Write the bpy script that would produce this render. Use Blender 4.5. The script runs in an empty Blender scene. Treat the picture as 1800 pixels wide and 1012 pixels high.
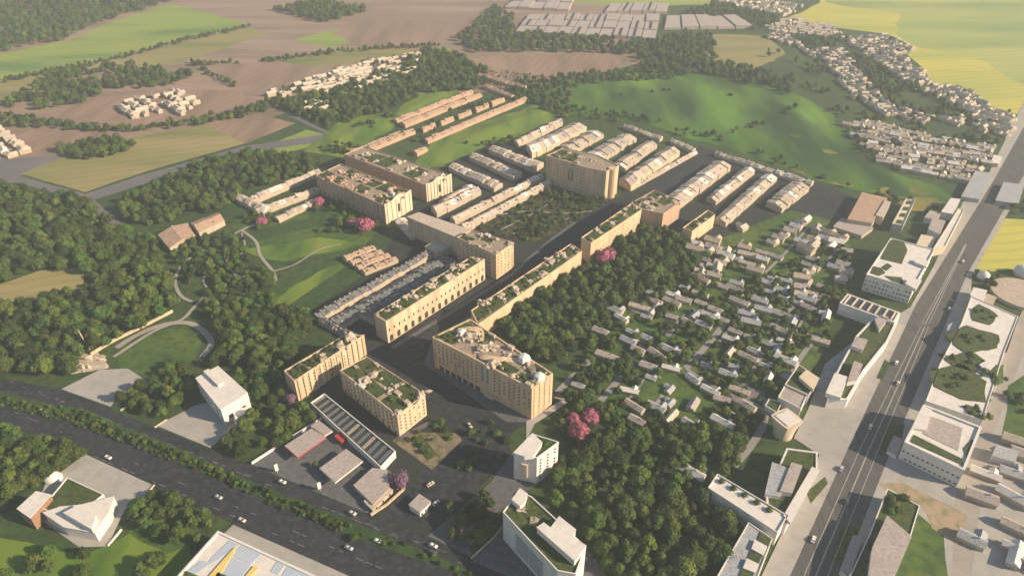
import bpy, bmesh, math, random
import numpy as np
from mathutils import Vector, noise
from mathutils.geometry import tessellate_polygon

# ------------------------------------------------------------------ camera, sky, sun
F, CX, CY, CAMH, PITCH = 1250.0, 900.0, 506.0, 350.0, math.radians(34.4)
sc = bpy.context.scene
cam_d = bpy.data.cameras.new("camera"); cam = bpy.data.objects.new("camera", cam_d)
sc.collection.objects.link(cam); sc.camera = cam
cam.location = (0, 0, CAMH); cam.rotation_euler = (math.radians(90) - PITCH, 0, 0)
cam_d.sensor_width = 36; cam_d.lens = 36 * F / 1800; cam_d.clip_start = 1; cam_d.clip_end = 30000
SUN_AZ = math.radians(107)      # compass-like: from +Y towards +X
SUN_EL = math.radians(27)
w = bpy.data.worlds.new("World"); sc.world = w; w.use_nodes = True
nt = w.node_tree; sky = nt.nodes.new("ShaderNodeTexSky"); sky.sky_type = 'NISHITA'
sky.sun_disc = False;  sky.sun_elevation = SUN_EL; sky.sun_rotation = SUN_AZ
sky.dust_density = 0.6; sky.air_density = 1.3; sky.ozone_density = 1.5
bg = nt.nodes["Background"]; bg.inputs[1].default_value = 0.065
nt.links.new(sky.outputs[0], bg.inputs[0])
sd = bpy.data.lights.new("sun", 'SUN'); so = bpy.data.objects.new("sun", sd); sc.collection.objects.link(so)
sd.energy = 5.0; sd.angle = math.radians(0.6); sd.color = (1.0, 0.79, 0.55)
sv = Vector((math.sin(SUN_AZ) * math.cos(SUN_EL), math.cos(SUN_AZ) * math.cos(SUN_EL), math.sin(SUN_EL)))
so.rotation_euler = sv.to_track_quat('Z', 'Y').to_euler(); so.location = (0, 0, 800)
sc.view_settings.view_transform = 'Standard'; sc.view_settings.look = 'None'
sc.view_settings.exposure = 0.9; sc.view_settings.gamma = 1
sc.cycles.use_denoising = True
sc.cycles.volume_bounces = 1; sc.cycles.max_bounces = 6

# ------------------------------------------------------------------ picture -> place
cp, sp = math.cos(PITCH), math.sin(PITCH)
def P(px, py, z=0.0):
    a, b = (px - CX) / F, (CY - py) / F
    d = (a, cp + b * sp, -sp + b * cp)
    t = (z - CAMH) / d[2]
    return Vector((d[0] * t, d[1] * t, z))
def proj(x, y, z):
    Z = y * cp - (z - CAMH) * sp; u = y * sp + (z - CAMH) * cp
    return CX + F * x / Z, CY - F * u / Z, Z
def hgt(top, base):
    b = P(*base); lo, hi = 0.0, 120.0
    for _ in range(40):
        m = (lo + hi) / 2
        if proj(b.x, b.y, m)[1] > top[1]: lo = m
        else: hi = m
    return lo
def W(pts, z=0): return [P(x, y, z) for x, y in pts]

# ------------------------------------------------------------------ helpers
rnd = random.Random(7)
def tag(o, label=None, cat=None, group=None, kind=None):
    if label: o["label"] = label
    if cat: o["category"] = cat
    if group: o["group"] = group
    if kind: o["kind"] = kind
    return o
def link(o, parent=None):
    sc.collection.objects.link(o)
    if parent: o.parent = parent
    return o
def empty(name, loc, label, cat, group=None, rz=0):
    o = bpy.data.objects.new(name, None); o.empty_display_size = 1
    o.location = loc; o.rotation_euler = (0, 0, rz)
    link(o); return tag(o, label, cat, group)
class MB:
    def __init__(s): s.v = []; s.f = []; s.m = []
    def add(s, vs, fs, m=0):
        n = len(s.v); s.v += [tuple(p) for p in vs]
        s.f += [tuple(i + n for i in f) for f in fs]; s.m += [m] * len(fs); return s
    def prism(s, poly, z0, z1, m=0, top=None, bottom=False):
        n = len(poly)
        if area(poly) < 0: poly = poly[::-1]
        vs = [(p[0], p[1], z0) for p in poly] + [(p[0], p[1], z1) for p in poly]
        s.add(vs, [(i, (i + 1) % n, n + (i + 1) % n, n + i) for i in range(n)], m)
        s.poly([(p[0], p[1], z1) for p in poly], m if top is None else top)
        if bottom: s.poly([(p[0], p[1], z0) for p in poly[::-1]], m)
        return s
    def poly(s, pts, m=0):
        pts = [Vector(p) for p in pts]
        t = tessellate_polygon([pts])
        fs = []
        for a, b, c in t:
            if (pts[b] - pts[a]).cross(pts[c] - pts[a]).z < 0: a, c = c, a
            fs.append((a, b, c))
        return s.add(pts, fs, m)
    def box(s, c, size, rz=0, m=0):
        x, y, z = size; cs, sn = math.cos(rz), math.sin(rz)
        q = [(-x/2, -y/2), (x/2, -y/2), (x/2, y/2), (-x/2, y/2)]
        q = [(c[0] + a*cs - b*sn, c[1] + a*sn + b*cs) for a, b in q]
        return s.prism(q, c[2], c[2] + z, m, bottom=True)
    def tube(s, a, b, r0, r1, n=7, m=0):
        a, b = Vector(a), Vector(b); d = (b - a).normalized()
        u = d.orthogonal().normalized(); v = d.cross(u)
        vs = [a + (u*math.cos(2*math.pi*i/n) + v*math.sin(2*math.pi*i/n))*r0 for i in range(n)] + \
             [b + (u*math.cos(2*math.pi*i/n) + v*math.sin(2*math.pi*i/n))*r1 for i in range(n)]
        return s.add(vs, [(i, (i+1) % n, n+(i+1) % n, n+i) for i in range(n)] + [tuple(range(n, 2*n)), tuple(range(n-1, -1, -1))], m)
    def lump(s, c, r, seed=0, sub=2, amp=.25, m=0, flat=True):
        bm = bmesh.new(); bmesh.ops.create_icosphere(bm, subdivisions=sub, radius=1)
        vs = []
        for q in bm.verts:
            k = 1 + amp * noise.noise(q.co * 1.7 + Vector((seed * 3.1, seed, 0)))* 2
            vs.append((c[0] + q.co.x*r[0]*k, c[1] + q.co.y*r[1]*k, c[2] + q.co.z*r[2]*k))
        s.add(vs, [tuple(q.index for q in f.verts) for f in bm.faces], m); bm.free(); return s
    def mesh(s, name, mats, org=(0, 0, 0)):
        me = bpy.data.meshes.new(name)
        me.from_pydata([(p[0]-org[0], p[1]-org[1], p[2]-org[2]) for p in s.v], [], s.f)
        for q in (mats if isinstance(mats, (list, tuple)) else [mats]): me.materials.append(q)
        me.polygons.foreach_set("material_index", s.m); me.update(); return me
    def build(s, name, mats, parent=None, org=None, smooth=False):
        if org is None: org = parent.location if parent else (0, 0, 0)
        me = s.mesh(name, mats, org)
        if smooth: me.polygons.foreach_set("use_smooth", [True]*len(me.polygons))
        return link(bpy.data.objects.new(name, me), parent)
def area(p): return sum(p[i][0]*p[(i+1) % len(p)][1] - p[(i+1) % len(p)][0]*p[i][1] for i in range(len(p))) / 2
def cen(p): return Vector((sum(q[0] for q in p)/len(p), sum(q[1] for q in p)/len(p), 0))
def quad_at(q, u, v):   # q: a,b,c,d ; u along a->b, v along a->d
    return (q[0]*(1-u)+q[1]*u)*(1-v) + (q[3]*(1-u)+q[2]*u)*v
def inset(poly, d):
    if area(poly) < 0: poly = poly[::-1]
    n = len(poly); out = []
    for i in range(n):
        a, b, c = Vector(poly[i-1][:2]), Vector(poly[i][:2]), Vector(poly[(i+1) % n][:2])
        e1, e2 = (b-a).normalized(), (c-b).normalized()
        n1, n2 = Vector((-e1.y, e1.x)), Vector((-e2.y, e2.x))
        k = (n1+n2); k = k / max(.3, k.dot(n1)) if k.length > 1e-6 else n1
        out.append(Vector((b.x + k.x*d, b.y + k.y*d, 0)))
    return out

# ------------------------------------------------------------------ materials
def mat(name, c1, c2=None, sc1=.05, rough=.85, bump=0, c3=None, sc2=None, streak=None, spec=.25, rand=0, stretch=None, metallic=0, rows=None, lo=.45, hi=.68):
    m = bpy.data.materials.new(name); m.use_nodes = True; n = m.node_tree.nodes; l = m.node_tree.links
    b = n["Principled BSDF"]; b.inputs["Roughness"].default_value = rough
    b.inputs["Specular IOR Level"].default_value = spec; b.inputs["Metallic"].default_value = metallic
    if c2 is None: c2 = tuple(x*.8 for x in c1)
    tc = n.new("ShaderNodeNewGeometry") if not rand else n.new("ShaderNodeTexCoord")
    co = tc.outputs["Position"] if not rand else tc.outputs["Object"]
    mp = n.new("ShaderNodeMapping"); l.new(co, mp.inputs[0])
    if stretch:
        mp.inputs["Rotation"].default_value = (0, 0, stretch[0]); mp.inputs["Scale"].default_value = (stretch[1], stretch[2], stretch[3] if len(stretch) > 3 else 1)
    nz = n.new("ShaderNodeTexNoise"); nz.inputs["Scale"].default_value = sc1; nz.inputs["Detail"].default_value = 6; nz.inputs["Roughness"].default_value = .62
    l.new(mp.outputs[0], nz.inputs["Vector"])
    r = n.new("ShaderNodeValToRGB"); r.color_ramp.elements[0].position = .34; r.color_ramp.elements[1].position = .66
    r.color_ramp.elements[0].color = (*c1, 1); r.color_ramp.elements[1].color = (*c2, 1)
    l.new(nz.outputs[0], r.inputs[0]); col = r.outputs[0]
    if c3:
        n2 = n.new("ShaderNodeTexNoise"); n2.inputs["Scale"].default_value = sc2 or sc1*8; n2.inputs["Detail"].default_value = 5
        l.new(mp.outputs[0], n2.inputs["Vector"])
        r2 = n.new("ShaderNodeValToRGB"); r2.color_ramp.elements[0].position = lo; r2.color_ramp.elements[1].position = hi
        l.new(n2.outputs[0], r2.inputs[0])
        mx = n.new("ShaderNodeMix"); mx.data_type = 'RGBA'; l.new(r2.outputs[0], mx.inputs[0]); l.new(col, mx.inputs[6]); mx.inputs[7].default_value = (*c3, 1)
        col = mx.outputs[2]
    if rows is not None:
        mp2 = n.new("ShaderNodeMapping"); mp2.inputs["Rotation"].default_value = (0, 0, rows); l.new(co, mp2.inputs[0])
        wv = n.new("ShaderNodeTexWave"); wv.inputs["Scale"].default_value = .022; wv.inputs["Distortion"].default_value = 4; wv.inputs["Detail"].default_value = 2; l.new(mp2.outputs[0], wv.inputs["Vector"])
        rw = n.new("ShaderNodeMapRange"); rw.inputs[1].default_value = 0; rw.inputs[2].default_value = .35; rw.inputs[3].default_value = .89; rw.inputs[4].default_value = 1.03; l.new(wv.outputs[1], rw.inputs[0])
        mw = n.new("ShaderNodeMix"); mw.data_type = 'RGBA'; mw.blend_type = 'MULTIPLY'; mw.inputs[0].default_value = 1; l.new(col, mw.inputs[6]); l.new(rw.outputs[0], mw.inputs[7]); col = mw.outputs[2]
    if rand:
        oi = n.new("ShaderNodeObjectInfo"); hs = n.new("ShaderNodeHueSaturation")
        mr = n.new("ShaderNodeMapRange"); mr.inputs[3].default_value = 1-rand; mr.inputs[4].default_value = 1+rand
        l.new(oi.outputs["Random"], mr.inputs[0]); l.new(mr.outputs[0], hs.inputs["Value"]); l.new(col, hs.inputs["Color"])
        mr2 = n.new("ShaderNodeMapRange"); mr2.inputs[3].default_value = .465; mr2.inputs[4].default_value = .52
        ml = n.new("ShaderNodeMath"); ml.operation = 'MULTIPLY'; ml.inputs[1].default_value = 7.3; fr = n.new("ShaderNodeMath"); fr.operation = 'FRACT'
        l.new(oi.outputs["Random"], ml.inputs[0]); l.new(ml.outputs[0], fr.inputs[0]); l.new(fr.outputs[0], mr2.inputs[0]); l.new(mr2.outputs[0], hs.inputs["Hue"])
        col = hs.outputs[0]
    l.new(col, b.inputs["Base Color"])
    if bump:
        bp = n.new("ShaderNodeBump"); bp.inputs["Strength"].default_value = .6; bp.inputs["Distance"].default_value = bump
        n3 = n.new("ShaderNodeTexNoise"); n3.inputs["Scale"].default_value = (sc2 or sc1*8); n3.inputs["Detail"].default_value = 6
        l.new(mp.outputs[0], n3.inputs["Vector"]); l.new(n3.outputs[0], bp.inputs["Height"]); l.new(bp.outputs[0], b.inputs["Normal"])
    return m
M = {}
M['ground'] = mat('grass_ground', (.030, .060, .016), (.058, .088, .022), .012, c3=(.022, .042, .014), sc2=.15, bump=.6)
M['park'] = mat('park_grass', (.040, .092, .016), (.095, .13, .022), .018, c3=(.028, .06, .015), sc2=.12, bump=.4)
M['darkgrass'] = mat('dark_lawn', (.025, .058, .016), (.045, .085, .018), .02, c3=(.022, .04, .014), sc2=.2, bump=.4)  # deeper green grass tone, varied by noise
M['meadow'] = mat('meadow', (.085, .165, .018), (.17, .21, .028), .012, c3=(.04, .10, .015), sc2=.035, bump=.8, stretch=(.5, 1, .4))
M['hill'] = mat('hill_grass', (.025, .10, .012), (.14, .26, .022), .007, c3=(.018, .05, .012), sc2=.012, bump=1.2, stretch=(-.5, 1, .3), lo=.40, hi=.60)
M['hill2'] = mat('olive_hill_grass', (.11, .12, .022), (.24, .19, .04), .01, c3=(.03, .075, .016), sc2=.016, bump=1.0, stretch=(-.4, 1, .35), lo=.42, hi=.62)
M['plough'] = mat('ploughed_soil', (.20, .135, .10), (.31, .22, .17), .006, c3=(.165, .125, .085), sc2=.02, bump=.4, stretch=(.3, .2, 1), rows=1.9)
M['plough2'] = mat('reddish_soil', (.22, .135, .10), (.29, .20, .15), .01, c3=(.17, .125, .085), sc2=.03, stretch=(-.3, 1, .12), rows=0.4)
M['stubble'] = mat('stubble_field', (.20, .185, .065), (.31, .245, .115), .008, c3=(.13, .15, .045), sc2=.016, stretch=(.3, .2, 1), rows=1.2)
M['lime'] = mat('young_crop', (.17, .25, .04), (.29, .30, .07), .006, c3=(.09, .17, .035), sc2=.012, stretch=(.2, .3, 1), rows=2.0)
M['yellow'] = mat('rape_field', (.50, .42, .07), (.38, .37, .075), .005, c3=(.25, .31, .07), sc2=.009, stretch=(.1, .2, 1), rows=1.4)
M['yellowgreen'] = mat('pale_crop', (.25, .31, .08), (.38, .36, .10), .004, c3=(.17, .24, .07), sc2=.01, stretch=(.1, .2, 1), rows=1.4)
M['asphalt'] = mat('asphalt', (.014, .017, .024), (.030, .032, .038), .025, c3=(.045, .045, .048), sc2=.25, rough=.8)
M['asphalt2'] = mat('worn_asphalt', (.080, .078, .076), (.105, .10, .097), .03, c3=(.066, .064, .062), sc2=.3, stretch=(-.45, 1, .12), rough=.8)
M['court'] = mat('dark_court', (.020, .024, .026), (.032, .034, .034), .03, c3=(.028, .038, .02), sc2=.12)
M['greyroad'] = mat('grey_road', (.11, .105, .115), (.15, .14, .145), .02, sc2=.2)
M['paving'] = mat('paving', (.31, .295, .275), (.355, .335, .31), .02, c3=(.285, .27, .25), sc2=.12)
M['paving_dark'] = mat('dark_paving', (.095, .095, .105), (.125, .125, .13), .04, c3=(.08, .08, .085), sc2=.3)
M['path'] = mat('gravel_path', (.26, .235, .21), (.32, .29, .25), .06, sc2=.5)
M['lanepath'] = mat('lane_gravel', (.21, .20, .195), (.26, .25, .24), .05, sc2=.4)
M['sand'] = mat('sandy_ground', (.22, .17, .12), (.16, .13, .09), .05, c3=(.07, .085, .03), sc2=.2)
M['window'] = mat('tinted_window', (.13, .115, .10), (.19, .165, .14), .6, rough=.2, spec=.6)
M['brownscrub'] = mat('brown_open_ground', (.050, .048, .024), (.026, .042, .016), .035, c3=(.11, .085, .05), sc2=.09, bump=.5)
M['line'] = mat('road_paint', (.36, .35, .32), (.24, .235, .22), .8)
M['beige'] = mat('beige_render', (.60, .44, .285), (.52, .375, .24), .05, c3=(.44, .32, .21), sc2=.22, stretch=(0, 1, 1, .12))
M['beige2'] = mat('sandstone', (.61, .465, .32), (.50, .375, .25), .06, c3=(.38, .285, .195), sc2=.3, stretch=(0, 1, 1, .1))
M['pinkwall'] = mat('pink_render', (.47, .315, .22), (.40, .265, .185), .06, c3=(.34, .24, .17), sc2=.3, stretch=(0, 1, 1, .15))
M['pink_roof'] = mat('clay_roof', (.47, .31, .22), (.38, .26, .185), .15, c3=(.26, .19, .14), sc2=1.2, bump=.4)
M['pale_roof'] = mat('pale_roof', (.58, .49, .39), (.47, .40, .32), .12, c3=(.27, .23, .185), sc2=1.1, bump=.5)
M['grey_roof'] = mat('slate_roof', (.19, .19, .19), (.12, .125, .13), .2, c3=(.055, .06, .065), sc2=.9, bump=.5)
M['blue_roof'] = mat('zinc_roof', (.38, .385, .40), (.31, .32, .335), .12, c3=(.22, .23, .235), sc2=.8, bump=.2)
M['white'] = mat('white_render', (.66, .63, .595), (.60, .57, .54), .05, c3=(.55, .525, .50), sc2=.3)
M['white2'] = mat('white_roof_membrane', (.64, .60, .555), (.58, .545, .505), .05, c3=(.53, .50, .47), sc2=.25)
M['cream'] = mat('cream_stucco', (.60, .50, .37), (.52, .43, .32), .1, sc2=.5)
M['stone'] = mat('pale_stone', (.50, .42, .33), (.40, .33, .26), .25, c3=(.25, .21, .16), sc2=1.5, bump=.4)
M['brick'] = mat('brick', (.25, .14, .09), (.30, .18, .12), .4, sc2=2)
M['deck'] = mat('roof_deck', (.36, .285, .21), (.27, .22, .165), .12, c3=(.17, .14, .11), sc2=.6)
M['roofgrass'] = mat('roof_lawn', (.042, .070, .018), (.085, .095, .028), .12, c3=(.022, .04, .012), sc2=.5, bump=.4)
M['glass'] = mat('dark_glass', (.03, .035, .045), (.05, .055, .065), .2, rough=.15, spec=.6)
M['hole'] = mat('dark_opening', (.035, .032, .03), (.05, .045, .04), .3)
M['panel'] = mat('solar_glass', (.17, .20, .215), (.21, .235, .24), .3, rough=.3, spec=.5)
M['skyglass'] = mat('skylight_glass', (.36, .42, .50), (.42, .47, .53), .1, rough=.25, spec=.5)
M['gold'] = mat('golden_fascia', (.62, .43, .10), (.70, .52, .2), .1)
M['red'] = mat('red_paint', (.40, .05, .04), (.32, .04, .035), .4)
M['canopy'] = mat('canopy_roof', (.40, .34, .315), (.34, .29, .27), .1, c3=(.27, .24, .225), sc2=.5)
M['bark'] = mat('bark', (.07, .05, .035), (.10, .075, .05), 1.5)
M['leaf'] = mat('leaves', (.020, .055, .011), (.10, .135, .018), .09, rand=.5, c3=(.020, .042, .009), sc2=.4, rough=.75)
M['leaf_far'] = M['leaf']
M['pinkleaf'] = mat('pink_blossom', (.34, .085, .15), (.44, .14, .21), .35, rand=.1, rough=.8, c3=(.14, .07, .07), sc2=1.1)
M['purpleleaf'] = mat('purple_blossom', (.18, .085, .15), (.24, .12, .19), .35, rand=.1, rough=.8, c3=(.07, .07, .05), sc2=1.1)
M['redleaf'] = mat('reddish_leaves', (.12, .07, .06), (.16, .09, .075), .4, rand=.1)
M['tyre'] = mat('rubber', (.02, .02, .02)); M['lampglass'] = mat('lamp_glass', (.6, .58, .5), rough=.2)
for nm, c in (('car_white', (.75, .74, .72)), ('car_silver', (.45, .46, .48)), ('car_cream', (.60, .53, .42)), ('car_dark', (.06, .07, .09))):
    M[nm] = mat(nm, c, tuple(x*.95 for x in c), 2, rough=.3, spec=.5)
M['warm_earth'] = mat('orange_earth', (.38, .27, .18), (.30, .24, .16), .06, c3=(.17, .18, .08), sc2=.15)

# ------------------------------------------------------------------ sheets (setting)
ZL = [0.03]; EXCL = []
def inpoly(X, Y, poly):
    r = np.zeros(X.shape, bool); n = len(poly); j = n-1
    for i in range(n):
        xi, yi, xj, yj = poly[i][0], poly[i][1], poly[j][0], poly[j][1]
        if yi != yj:
            r ^= ((yi > Y) != (yj > Y)) & (X < (xj-xi)*(Y-yi)/(yj-yi)+xi)
        j = i
    return r
def wobble(pts, step, amp, seed):
    out = []
    for i in range(len(pts)):
        a, b = pts[i], pts[(i+1) % len(pts)]; n = max(1, int((b-a).length/step))
        for k in range(n):
            q = a.lerp(b, k/n)
            v = noise.noise_vector(Vector((q.x*.03+seed, q.y*.03, 3.3)))
            v2 = noise.noise_vector(Vector((q.x*.15+seed, q.y*.15, 1.3)))
            out.append(Vector((q.x+v.x*amp+v2.x*amp*.35, q.y+v.y*amp+v2.y*amp*.35, 0)))
    return out
def sheet(name, px, m, amp=0, step=12, excl=False, kind='structure', label=None):
    pts = W(px)
    if excl: EXCL.append([tuple(p[:2]) for p in pts])
    if amp: pts = wobble(pts, step, amp, rnd.random()*50)
    z = ZL[0]; ZL[0] += .006
    b = MB(); b.poly([(p.x, p.y, z) for p in pts])
    return tag(b.build(name, M[m]), label, kind=kind)
def strip(name, px, width, m, excl=True, z=None):
    pts = W(px); L = []; R = []
    sm = []
    for i in range(len(pts)-1):       # Catmull-Rom smoothing
        p0 = pts[max(0, i-1)]; p1, p2 = pts[i], pts[i+1]; p3 = pts[min(len(pts)-1, i+2)]
        for k in range(5):
            t = k/5
            sm.append(.5*((2*p1)+(-p0+p2)*t+(2*p0-5*p1+4*p2-p3)*t*t+(-p0+3*p1-3*p2+p3)*t**3))
    sm.append(pts[-1])
    for i, p in enumerate(sm):
        d = (sm[min(i+1, len(sm)-1)]-sm[max(i-1, 0)]); d.z = 0; d.normalize(); n = Vector((-d.y, d.x, 0))
        ww = width*(1+.15*noise.noise(p*.08)) if m == 'path' else width
        L.append(p+n*ww/2); R.append(p-n*ww/2)
    poly = L+R[::-1]
    if excl: EXCL.append([tuple(p[:2]) for p in poly])
    if z is None: z = ZL[0]; ZL[0] += .006
    b = MB(); n = len(L)
    b.add([(p.x, p.y, z) for p in L]+[(p.x, p.y, z) for p in R], [(n+i, n+i+1, i+1, i) for i in range(n-1)])
    return tag(b.build(name, M[m]), kind='structure')
g = MB(); g.poly([(-9000, -2500, 0), (9000, -2500, 0), (9000, 14000, 0), (-9000, 14000, 0)])
tag(g.build('ground', M['ground']), kind='structure')
def hill(name, px, m, hmax, seed, res=7):
    pts = wobble(W(px), 25, 10, seed); z = ZL[0]; ZL[0] += .006
    u = MB(); fine = wobble(pts, 6, 4, seed+9); u.poly([(p.x, p.y, z) for p in fine]); tag(u.build(name, M[m]), kind='structure')
    pts = inset(pts, 9) if False else pts; xs = [p.x for p in pts]; ys = [p.y for p in pts]
    nx, ny = int((max(xs)-min(xs))/res)+1, int((max(ys)-min(ys))/res)+1
    gx = np.linspace(min(xs), max(xs), nx); gy = np.linspace(min(ys), max(ys), ny)
    X, Y = np.meshgrid(gx, gy); ins = inpoly(X, Y, pts)
    D = np.full(X.shape, 1e9)
    for i in range(len(pts)):
        a, b = pts[i], pts[(i+1) % len(pts)]; dx, dy = b.x-a.x, b.y-a.y; L = dx*dx+dy*dy+1e-9
        t = np.clip(((X-a.x)*dx+(Y-a.y)*dy)/L, 0, 1); D = np.minimum(D, np.hypot(X-a.x-t*dx, Y-a.y-t*dy))
    b = MB(); idx = {}
    Z0 = ZL[0]; ZL[0] += .006
    for j in range(ny):
        for i in range(nx):
            if ins[j, i]:
                e = min(1, D[j, i]/60); e = e*e*(3-2*e)
                h = noise.fractal(Vector((X[j, i]*.006+seed, Y[j, i]*.009, seed)), 1.0, 2.0, 3)
                idx[(i, j)] = len(b.v); b.v.append((X[j, i], Y[j, i], Z0+e*hmax*max(0, .55+1.1*h)))
    for (i, j) in list(idx):
        q = [(i, j), (i+1, j), (i+1, j+1), (i, j+1)]
        if all(k in idx for k in q): b.f.append(tuple(idx[k] for k in q)); b.m.append(0)
    return tag(b.build(name, M[m], smooth=True), kind='structure')

# far fields
sheet('field', [(-700,-80),(1150,-80),(1140,60),(1130,110),(930,160),(600,170),(450,215),(-60,330),(-700,340)], 'plough', 6, 40)
sheet('field', [(-300,95),(0,95),(120,72),(190,42),(300,6),(440,45),(330,68),(200,105),(0,142),(-300,175)], 'lime', 6, 20)
sheet('field', [(-300,178),(0,144),(200,107),(330,72),(440,48),(470,60),(350,100),(310,112),(230,118),(100,135),(0,190),(-300,230)], 'stubble', 6, 20)
sheet('field', [(515,70),(590,52),(640,68),(580,85)], 'lime', 3)
sheet('field', [(350,118),(480,108),(640,88),(660,100),(560,128),(470,158),(445,165)], 'plough2', 3)
sheet('field', [(480,108),(640,86),(780,80),(800,95),(660,104),(560,118)], 'stubble', 5)
sheet('field', [(640,30),(830,45),(760,85),(640,86),(590,60)], 'plough2', 10)
sheet('field', [(100,205),(140,178),(300,155),(420,160),(450,180),(350,205),(240,218)], 'plough2', 4)
sheet('field', [(-200,225),(0,225),(150,234),(250,230),(150,262),(60,272),(0,262),(-200,262)], 'plough2', 4)
sheet('field', [(35,306),(110,277),(190,248),(350,222),(372,222),(432,252),(260,300),(150,338)], 'stubble', 1.5)
sheet('field', [(362,220),(455,201),(520,217),(432,253)], 'plough2', 1.5)
sheet('field', [(445,266),(540,228),(592,242),(530,262),(450,282)], 'lime', 1.5)
sheet('field', [(840,100),(950,95),(1100,92),(1130,105),(1050,132),(930,148),(850,130)], 'plough2', 8)
sheet('field', [(1210,60),(1340,62),(1380,95),(1320,125),(1220,110)], 'stubble', 10)
sheet('field', [(990,-30),(1260,-30),(1250,8),(1180,10),(1060,8),(1010,5)], 'lime', 5)
sheet('field', [(1380,35),(1440,6),(1480,-60),(2600,-60),(2600,230),(1800,205),(1745,192),(1700,158),(1640,150),(1620,120),(1560,60),(1470,50)], 'yellow', 6, 30)
sheet('field', [(1440,-60),(2600,-60),(2600,180),(1800,150),(1700,95),(1610,85),(1575,60),(1580,25),(1450,5)], 'yellowgreen', 12, 40)
sheet('field', [(1590,90),(1700,95),(1700,150),(1650,148)], 'yellow', 5, 20)
sheet('field', [(1740,383),(1900,392),(1900,480),(1780,474),(1700,482),(1690,495),(1700,455)], 'yellow', 2, 10)
sheet('field', [(-200,520),(0,500),(70,475),(150,470),(150,512),(80,530),(0,548),(-200,600)], 'stubble', 4, excl=True)
# hills
hill('hills', [(925,152),(1100,128),(1250,130),(1400,165),(1460,200),(1520,290),(1700,345),(1690,372),(1560,345),(1430,318),(1290,262),(1120,215),(990,200),(900,180)], 'hill', 3.5, 4.2)
hill('olive_hill', [(1330,215),(1440,200),(1520,295),(1640,340),(1560,345),(1430,312),(1330,270)], 'hill2', 4.5, 8.8)
hill('meadow_hill', [(725,285),(765,245),(860,212),(935,185),(1010,198),(985,206),(930,232),(880,250),(800,290),(745,293)], 'meadow', 11, 1.7)
hill('meadow_slope', [(530,268),(590,215),(690,196),(750,162),(825,152),(800,166),(720,205),(650,255),(600,275)], 'meadow', 11, 6.7)
sheet('meadow', [(1560,345),(1700,350),(1730,360),(1690,380),(1600,372)], 'hill2', 4)
for px, m_ in (([(1220,112),(1310,122),(1330,140),(1240,132)], 'stubble'), ([(1215,78),(1300,82),(1290,96),(1215,98)], 'stubble'), ([(1335,225),(1380,238),(1370,262),(1330,250)], 'hill2')):
    pass
# far roads
sheet('grey_road', [(-60,282),(110,275),(40,304),(35,310),(150,341),(250,308),(430,257),(575,236),(500,201),(508,197),(592,240),(596,246),(430,268),(165,352),(205,385),(230,402),(200,400),(150,354),(30,322),(-60,322)], 'greyroad', 1, excl=True)
# parkland
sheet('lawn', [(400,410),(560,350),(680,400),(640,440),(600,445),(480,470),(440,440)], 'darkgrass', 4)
sheet('lawn', [(440,425),(560,400),(660,405),(640,430),(560,448),(480,452)], 'park', 5)
sheet('lawn', [(430,560),(540,475),(620,470),(640,500),(560,535),(545,560),(500,600)], 'park', 4)
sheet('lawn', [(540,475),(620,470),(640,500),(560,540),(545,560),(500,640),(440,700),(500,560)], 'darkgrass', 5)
sheet('lawn', [(430,440),(560,418),(640,425),(600,440),(500,458),(460,455)], 'meadow', 4)
sheet('lawn', [(455,556),(520,500),(560,478),(600,462),(610,470),(560,500),(510,535),(465,566)], 'meadow', 3)
sheet('lawn', [(405,400),(470,385),(540,372),(545,384),(470,400),(420,408)], 'park', 3)
sheet('lawn', [(205,640),(215,608),(260,585),(310,575),(345,585),(357,605),(340,635),(280,665),(220,665)], 'park', 3)
sheet('open_ground', [(880,350),(960,330),(1080,352),(1000,400),(930,430),(900,420),(800,400),(810,385)], 'brownscrub', 4)
sheet('suburb_ground', [(1270,385),(1340,345),(1490,400),(1500,480),(1470,540),(1440,640),(1380,700),(1300,760),(1100,760),(980,680),(1080,560),(1210,430)], 'park', 4)
# dark built-up ground
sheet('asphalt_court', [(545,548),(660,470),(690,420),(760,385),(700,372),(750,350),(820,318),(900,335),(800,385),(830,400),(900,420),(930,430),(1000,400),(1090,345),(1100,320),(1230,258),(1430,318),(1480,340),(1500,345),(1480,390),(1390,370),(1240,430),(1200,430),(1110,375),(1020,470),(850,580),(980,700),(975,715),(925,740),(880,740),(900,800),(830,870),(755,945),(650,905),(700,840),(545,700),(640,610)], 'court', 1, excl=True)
sheet('field_track', [(780,290),(880,245),(975,290),(890,335),(840,330)], 'court', 2)
sheet('courtyard', [(1165,300),(1225,262),(1262,272),(1200,330),(1130,345)], 'asphalt', 1)
sheet('courtyard', [(1395,365),(1430,320),(1500,350),(1470,392)], 'asphalt', 1)
sheet('avenue', [(640,606),(700,600),(850,500),(905,470),(1000,395),(1085,345),(1105,355),(1020,420),(828,545),(765,590),(760,640),(935,738),(900,760),(880,820),(830,870),(740,920),(660,912),(715,860),(740,830),(800,760),(750,700),(650,620)], 'asphalt', 0, excl=True)
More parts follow.
